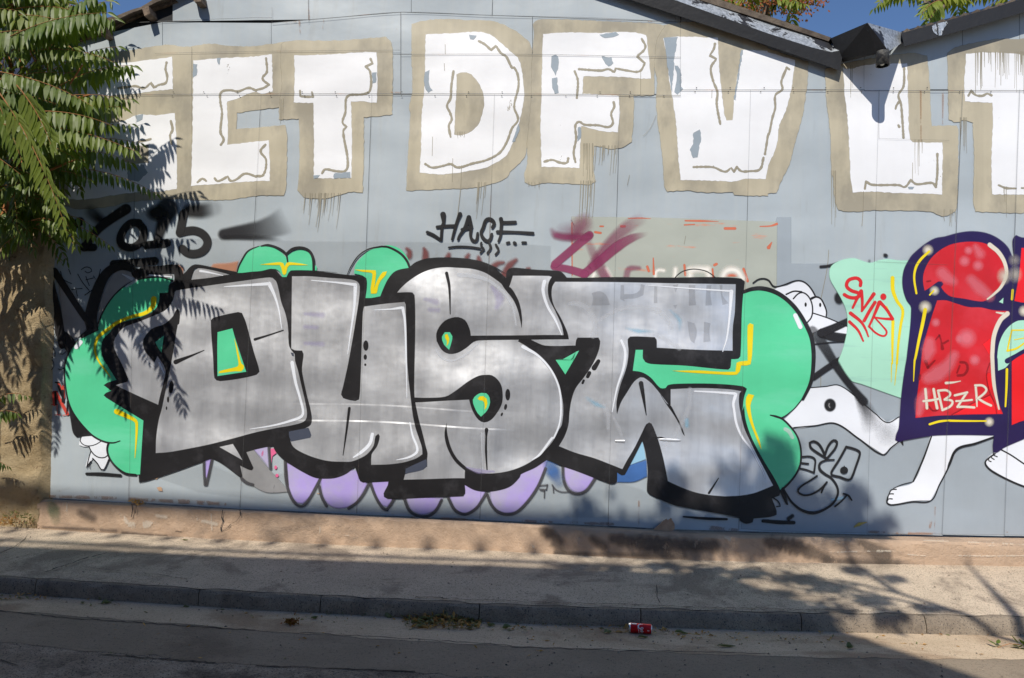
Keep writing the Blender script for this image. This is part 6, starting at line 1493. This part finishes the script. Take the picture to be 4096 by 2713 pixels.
LEAVES = [(1555, 2455, .105, .045, 2.7, .5, 'leaf_fallen', 'olive leaf propped against the kerb left of the leaf pile', 0.9), (1965, 2505, .07, .04, 0.2, .5, 'leaf_fallen', 'curled green leaf at the right end of the leaf pile', 0), (2028, 2516, .075, .05, 0.5, .7, 'leaf_fallen', 'grey-green curled leaf right of the leaf pile', 0),
    (2430, 2532, .06, .045, 0.3, .6, 'leaf_fallen', 'grey-green leaf left of the red can', 0.3), (2478, 2530, .06, .03, 0.1, .3, 'leaf_dry', 'amber leaf touching the left end of the red can', 0), (2572, 2552, .075, .03, 0.15, .4, 'leaf_fallen', 'small green leaf in front of the red can', 0), (2725, 2535, .095, .035, -0.3, .4, 'leaf_fallen', 'dark green leaf right of the red can', 0),
    (2502, 2508, .07, .05, 1.0, .5, 'leaf_dry', 'brown leaf leaning on the kerb behind the red can', 1.0), (2655, 2522, .05, .03, 0.5, .8, 'leaf_dry', 'crumpled brown leaf at the right end of the red can', 0.4), (2905, 2588, .13, .035, 0.03, .2, 'leaf_fallen', 'long dark green leaf flat in the gutter right of the can', 0), (3395, 2592, .065, .05, 0.6, .9, 'leaf_fallen', 'crumpled grey leaf on the shaded gutter at the right', 0.5),
    (2165, 2607, .03, .02, 0.2, .5, 'leaf_dry', 'tiny pale leaf on the asphalt left of the can', 0), (2130, 2560, .03, .012, 0.1, .3, 'leaf_dry', 'small brown scrap in the gutter below the leaf pile', 0), (2190, 2565, .04, .014, 0.1, .3, 'leaf_dry', 'narrow brown scrap in the gutter between pile and can', 0), (1218, 2556, .03, .018, 0.1, .5, 'leaf_dry', 'brown scrap of leaf on the asphalt at centre left', 0),
    (1258, 2476, .06, .035, 0.8, .6, 'leaf_fallen', 'green leaf beside the rusty seed cluster', 0), (425, 2415, .075, .04, 0.5, .6, 'leaf_fallen', 'yellow-green leaf in the gutter near the left edge', 0.2), (330, 2415, .05, .03, 2.4, .5, 'leaf_fallen', 'dark curled leaf left of the yellow-green one', 0), (745, 2430, .045, .025, 0.6, .6, 'leaf_fallen', 'small curled leaf below the chipped kerb', 0), (890, 2440, .04, .02, 0, .3, 'leaf_fallen', 'small dark leaf below the kerb at centre left', 0),
    (740, 2172, .055, .022, 0.3, .4, 'leaf_fallen', 'green leaf on the pavement below the plinth crack', 0), (3535, 2545, .03, .016, 0.2, .4, 'leaf_dry', 'orange scrap by the lit kerb', 0), (3700, 2580, .035, .016, 0.1, .4, 'leaf_dry', 'orange-red scrap in the lit gutter', 0), (3690, 2596, .02, .014, 1.2, .5, 'leaf_dry', 'tiny red-brown scrap below the orange-red one', 0), (3620, 2575, .03, .008, 0.1, .2, 'leaf_dry', 'thin pale scrap in the lit gutter', 0), (4070, 2369, .03, .014, 0.3, .3, 'leaf_dry', 'rust scrap on the lit pavement at the right edge', 0), (2790, 2540, .05, .012, 0.2, .3, 'leaf_dry', 'dry seed wing in the gutter right of the can', 0), (2845, 2545, .04, .016, 0.3, .6, 'leaf_dry', 'tan scrap beside the seed wing', 0)]
for (u, v, L_, wd, rot, curl, mat, lab, tilt) in LEAVES:
    z = 0.001 if v > 2400 else 0.178
    p = on_z(u, v, z)
    if v < 2400: p.z = 0.20 if v < 2200 else 0.155
    if v > 2400:
        kb = kerb_at(p.x)[1].y
        if p.y > kb - 0.02: p.y = kb - 0.02
    fallen(p, L_, wd, rot, curl, mat, lab, 'fallen leaves along the gutter', tilt=tilt)
# leafy twig in the sun at the right
tw = on_z(3990, 2590, 0.002)
twig = empty('leafy_twig', (tw.x, tw.y, 0), 'fresh green leafy twig in the sunny gutter at the right', 'twig')
b = MB(); b.tube([tw, tw + Vector((0.1, 0.03, 0.02)), tw + Vector((0.2, 0.05, 0.01))], 0.002, 5); b.build('stem', M['stem'], twig)
for i in range(11):
    b = MB(); p = tw + Vector((rng.uniform(-0.03, 0.2), rng.uniform(-0.02, 0.05), rng.uniform(0.003, 0.03)))
    d = Vector((rng.uniform(-1, 1), rng.uniform(-0.6, 0.6), rng.uniform(0, 0.5))).normalized(); w = d.cross(Vector((0, 0.4, 1))).normalized()
    leaflet(b, p, d, w, rng.uniform(0.05, 0.08), 0.035, 0.3); b.build('leaf', M['leaf'], twig)
# rusty seed cluster
sc_ = on_z(1165, 2496, 0.002)
b = MB()
for q in range(150):
    p = sc_ + Vector((rng.gauss(0, 0.024), rng.gauss(0, 0.017), abs(rng.gauss(0.012, 0.014))))
    d = Vector((rng.uniform(-1, 1), rng.uniform(-1, 1), rng.uniform(-0.4, 0.8))).normalized(); w = d.cross(Vector((0.2, 1, 0.3))).normalized(); s_ = rng.uniform(0.012, 0.03)
    b.add([p, p + d * s_ * 0.5 + w * 0.006, p + d * s_, p + d * s_ * 0.5 - w * 0.006], [(0, 1, 2, 3)])
tag(b.build('seed_cluster', M['leaf_rust']), 'rust brown dried seed cluster lying in the gutter', 'seeds')
# leaf pile and scattered small litter: nobody could count these
def litter(name, label, areas, cat='leaf litter'):
    b = MB()
    for (u0, u1, v0, v1, n, hgt, mixd) in areas:
        for q in range(n):
            u, v = rng.uniform(u0, u1), rng.uniform(v0, v1)
            p = on_z(u, v, 0.002); kb = kerb_at(p.x)[1].y
            p.y = min(p.y, kb - 0.006)
            mid = 1 - abs((u - 0.5 * (u0 + u1)) / (0.5 * (u1 - u0)))
            p.z = 0.002 + rng.random() * hgt * mid
            d = Vector((rng.uniform(-1, 1), rng.uniform(-1, 1), rng.uniform(-0.25, 0.45))).normalized()
            w = (d.cross(Vector((rng.uniform(-0.5, 0.5), rng.uniform(-0.5, 0.5), 1)))).normalized()
            s_ = rng.uniform(0.025, 0.075) * (1.0 if hgt > 0.02 else 0.6); wd = s_ * rng.uniform(0.2, 0.5)
            up = Vector((0, 0, s_ * rng.uniform(0.0, 0.25)))
            b.add([p, p + d * s_ * 0.5 + w * wd * 0.5 + up, p + d * s_ + up * 0.4, p + d * s_ * 0.5 - w * wd * 0.5 + up, p + d * s_ * 0.5], [(0, 1, 4), (1, 2, 4), (2, 3, 4), (3, 0, 4)], 0 if rng.random() < mixd else 1)
    o = b.build(name, None, None, False, [M['leaf_fallen'], M['leaf_dry']])
    return tag(o, label, cat, kind='stuff')
litter('leaf_pile', 'heap of dead leaves and seeds swept against the kerb', [(1620, 1930, 2462, 2516, 330, 0.05, 0.55), (1680, 1900, 2470, 2522, 120, 0.03, 0.25)])
litter('leaf_scraps', 'leaf scraps scattered along the gutter', [(0, 240, 2382, 2402, 60, 0.02, 0.5), (2400, 2520, 2510, 2532, 26, 0.02, 0.4), (2600, 2680, 2520, 2538, 14, 0.015, 0.3), (300, 480, 2395, 2430, 16, 0.01, 0.6), (1180, 1400, 2455, 2490, 12, 0.006, 0.5), (2040, 2110, 2515, 2525, 9, 0.01, 0.3), (3060, 3250, 2545, 2562, 12, 0.008, 0.2), (2700, 2960, 2530, 2560, 14, 0.006, 0.3), (400, 4000, 2440, 2640, 90, 0.003, 0.3), (900, 1650, 2440, 2480, 40, 0.006, 0.4), (1930, 2400, 2490, 2525, 40, 0.008, 0.4), (2680, 3400, 2525, 2570, 40, 0.006, 0.3), (1600, 1980, 2455, 2500, 60, 0.02, 0.4)])
# pebbles and grit
b = MB()
for q in range(520):
    on_pav = rng.random() < 0.45
    u = rng.uniform(-50, 4150)
    if on_pav:
        t = rng.random(); i = min(len(US) - 2, max(0, int((u + 700) / 60)))
        p = pav_front[i].lerp(pav_back[i], t); p.x += rng.uniform(0, 0.15); p.z += 0.002
    else:
        v = rng.uniform(V_KBOT(u) + 12, 2720); p = on_z(u, v, 0.0)
    s_ = abs(rng.gauss(0.004, 0.003)) + 0.002
    b.add([p + Vector((s_ * rng.uniform(.6, 1.2), 0, 0)), p + Vector((0, s_, 0)), p + Vector((-s_, 0, 0)), p + Vector((0, -s_, 0)), p + Vector((0, 0, s_ * 0.9))], [(0, 1, 4), (1, 2, 4), (2, 3, 4), (3, 0, 4)])
tag(b.build('grit', M['oldasphalt']), 'grit and small pebbles on pavement and road', 'grit', kind='stuff')
# shard leaning on the wall foot
m = NT('clay_shard'); m.set(m.mix(m.ramp(m.noise(14, 5, 0.7), 0.35, 0.65), srgb(176, 140, 112), srgb(196, 162, 134)), 0.9, 0, m.bump(m.noise(40, 4), 0.4, 0.01)); M['shard'] = m.mat
b = MB(); b.prism([on_y(u, v, -0.06) for u, v in P('22 982,540 1048,480 1075,464 1082,475 1105,458 1128,500 1130,530 1118,545 1090,552 1050,545')], (0, 0.02, 0))
tag(b.build('clay_shard', M['shard']), 'broken tan clay shard leaning on the wall foot below the silver T', 'shard')
# dry weed on the plinth, weeds at the stone wall foot
def weed(u, v, y, n, hgt, label, leafy=False, sp=0.05):
    base = on_y(u, v, y)
    e = empty('dry_weed', tuple(base), label, 'weed')
    b = MB()
    for i in range(n):
        p = base + Vector((rng.uniform(-sp, sp), rng.uniform(-0.03, 0.02), 0))
        q = p + Vector((rng.uniform(-0.6, 0.6) * hgt, rng.uniform(-0.3, 0.1) * hgt, hgt * rng.uniform(0.4, 1.1)))
        b.tube([p, p.lerp(q, 0.5) + Vector((0, 0, 0.01)), q], [0.002, 0.0015, 0.0008], 4)
    b.build('stems', M['rachis'], e)
    b = MB()
    for i in range(n * 3):
        p = base + Vector((rng.uniform(-sp, sp) * 1.3, rng.uniform(-0.05, 0.02), rng.uniform(0, hgt * 0.8)))
        d = Vector((rng.uniform(-1, 1), rng.uniform(-0.8, 0.2), rng.uniform(-0.5, 0.6))).normalized(); w = d.cross(Vector((0, 1, 0.3))).normalized(); s_ = rng.uniform(0.02, 0.045)
        b.add([p, p + d * s_ * 0.5 + w * s_ * 0.22, p + d * s_, p + d * s_ * 0.5 - w * s_ * 0.22], [(0, 1, 2, 3)])
    b.build('leaves', M['leaf_fallen' if leafy else 'leaf_dry'], e)
weed(555, 2022, -0.06, 14, 0.07, 'dry weed growing on the plinth below the green bubble', False, 0.06)
weed(80, 2095, -0.17, 22, 0.14, 'green and dry weeds at the foot of the rubble wall', True, 0.12)
weed(15, 2100, -0.18, 18, 0.10, 'yellowed weeds at the left edge below the rubble wall', False, 0.10)
# loose bent wire on the pavement
wp = [on_z(u, v, 0.20) for u, v in P('20 -60,700 0,690 100,655 170,610 205,565 205,545 190,528')]
for i, p in enumerate(wp): p.z = 0.178 + 0.010 * i
b = MB(); b.tube(wp, 0.0025, 5); tag(b.build('bent_wire', M['pipe'], None, True), 'thin dark bent wire on the pavement by the rubble wall', 'wire')
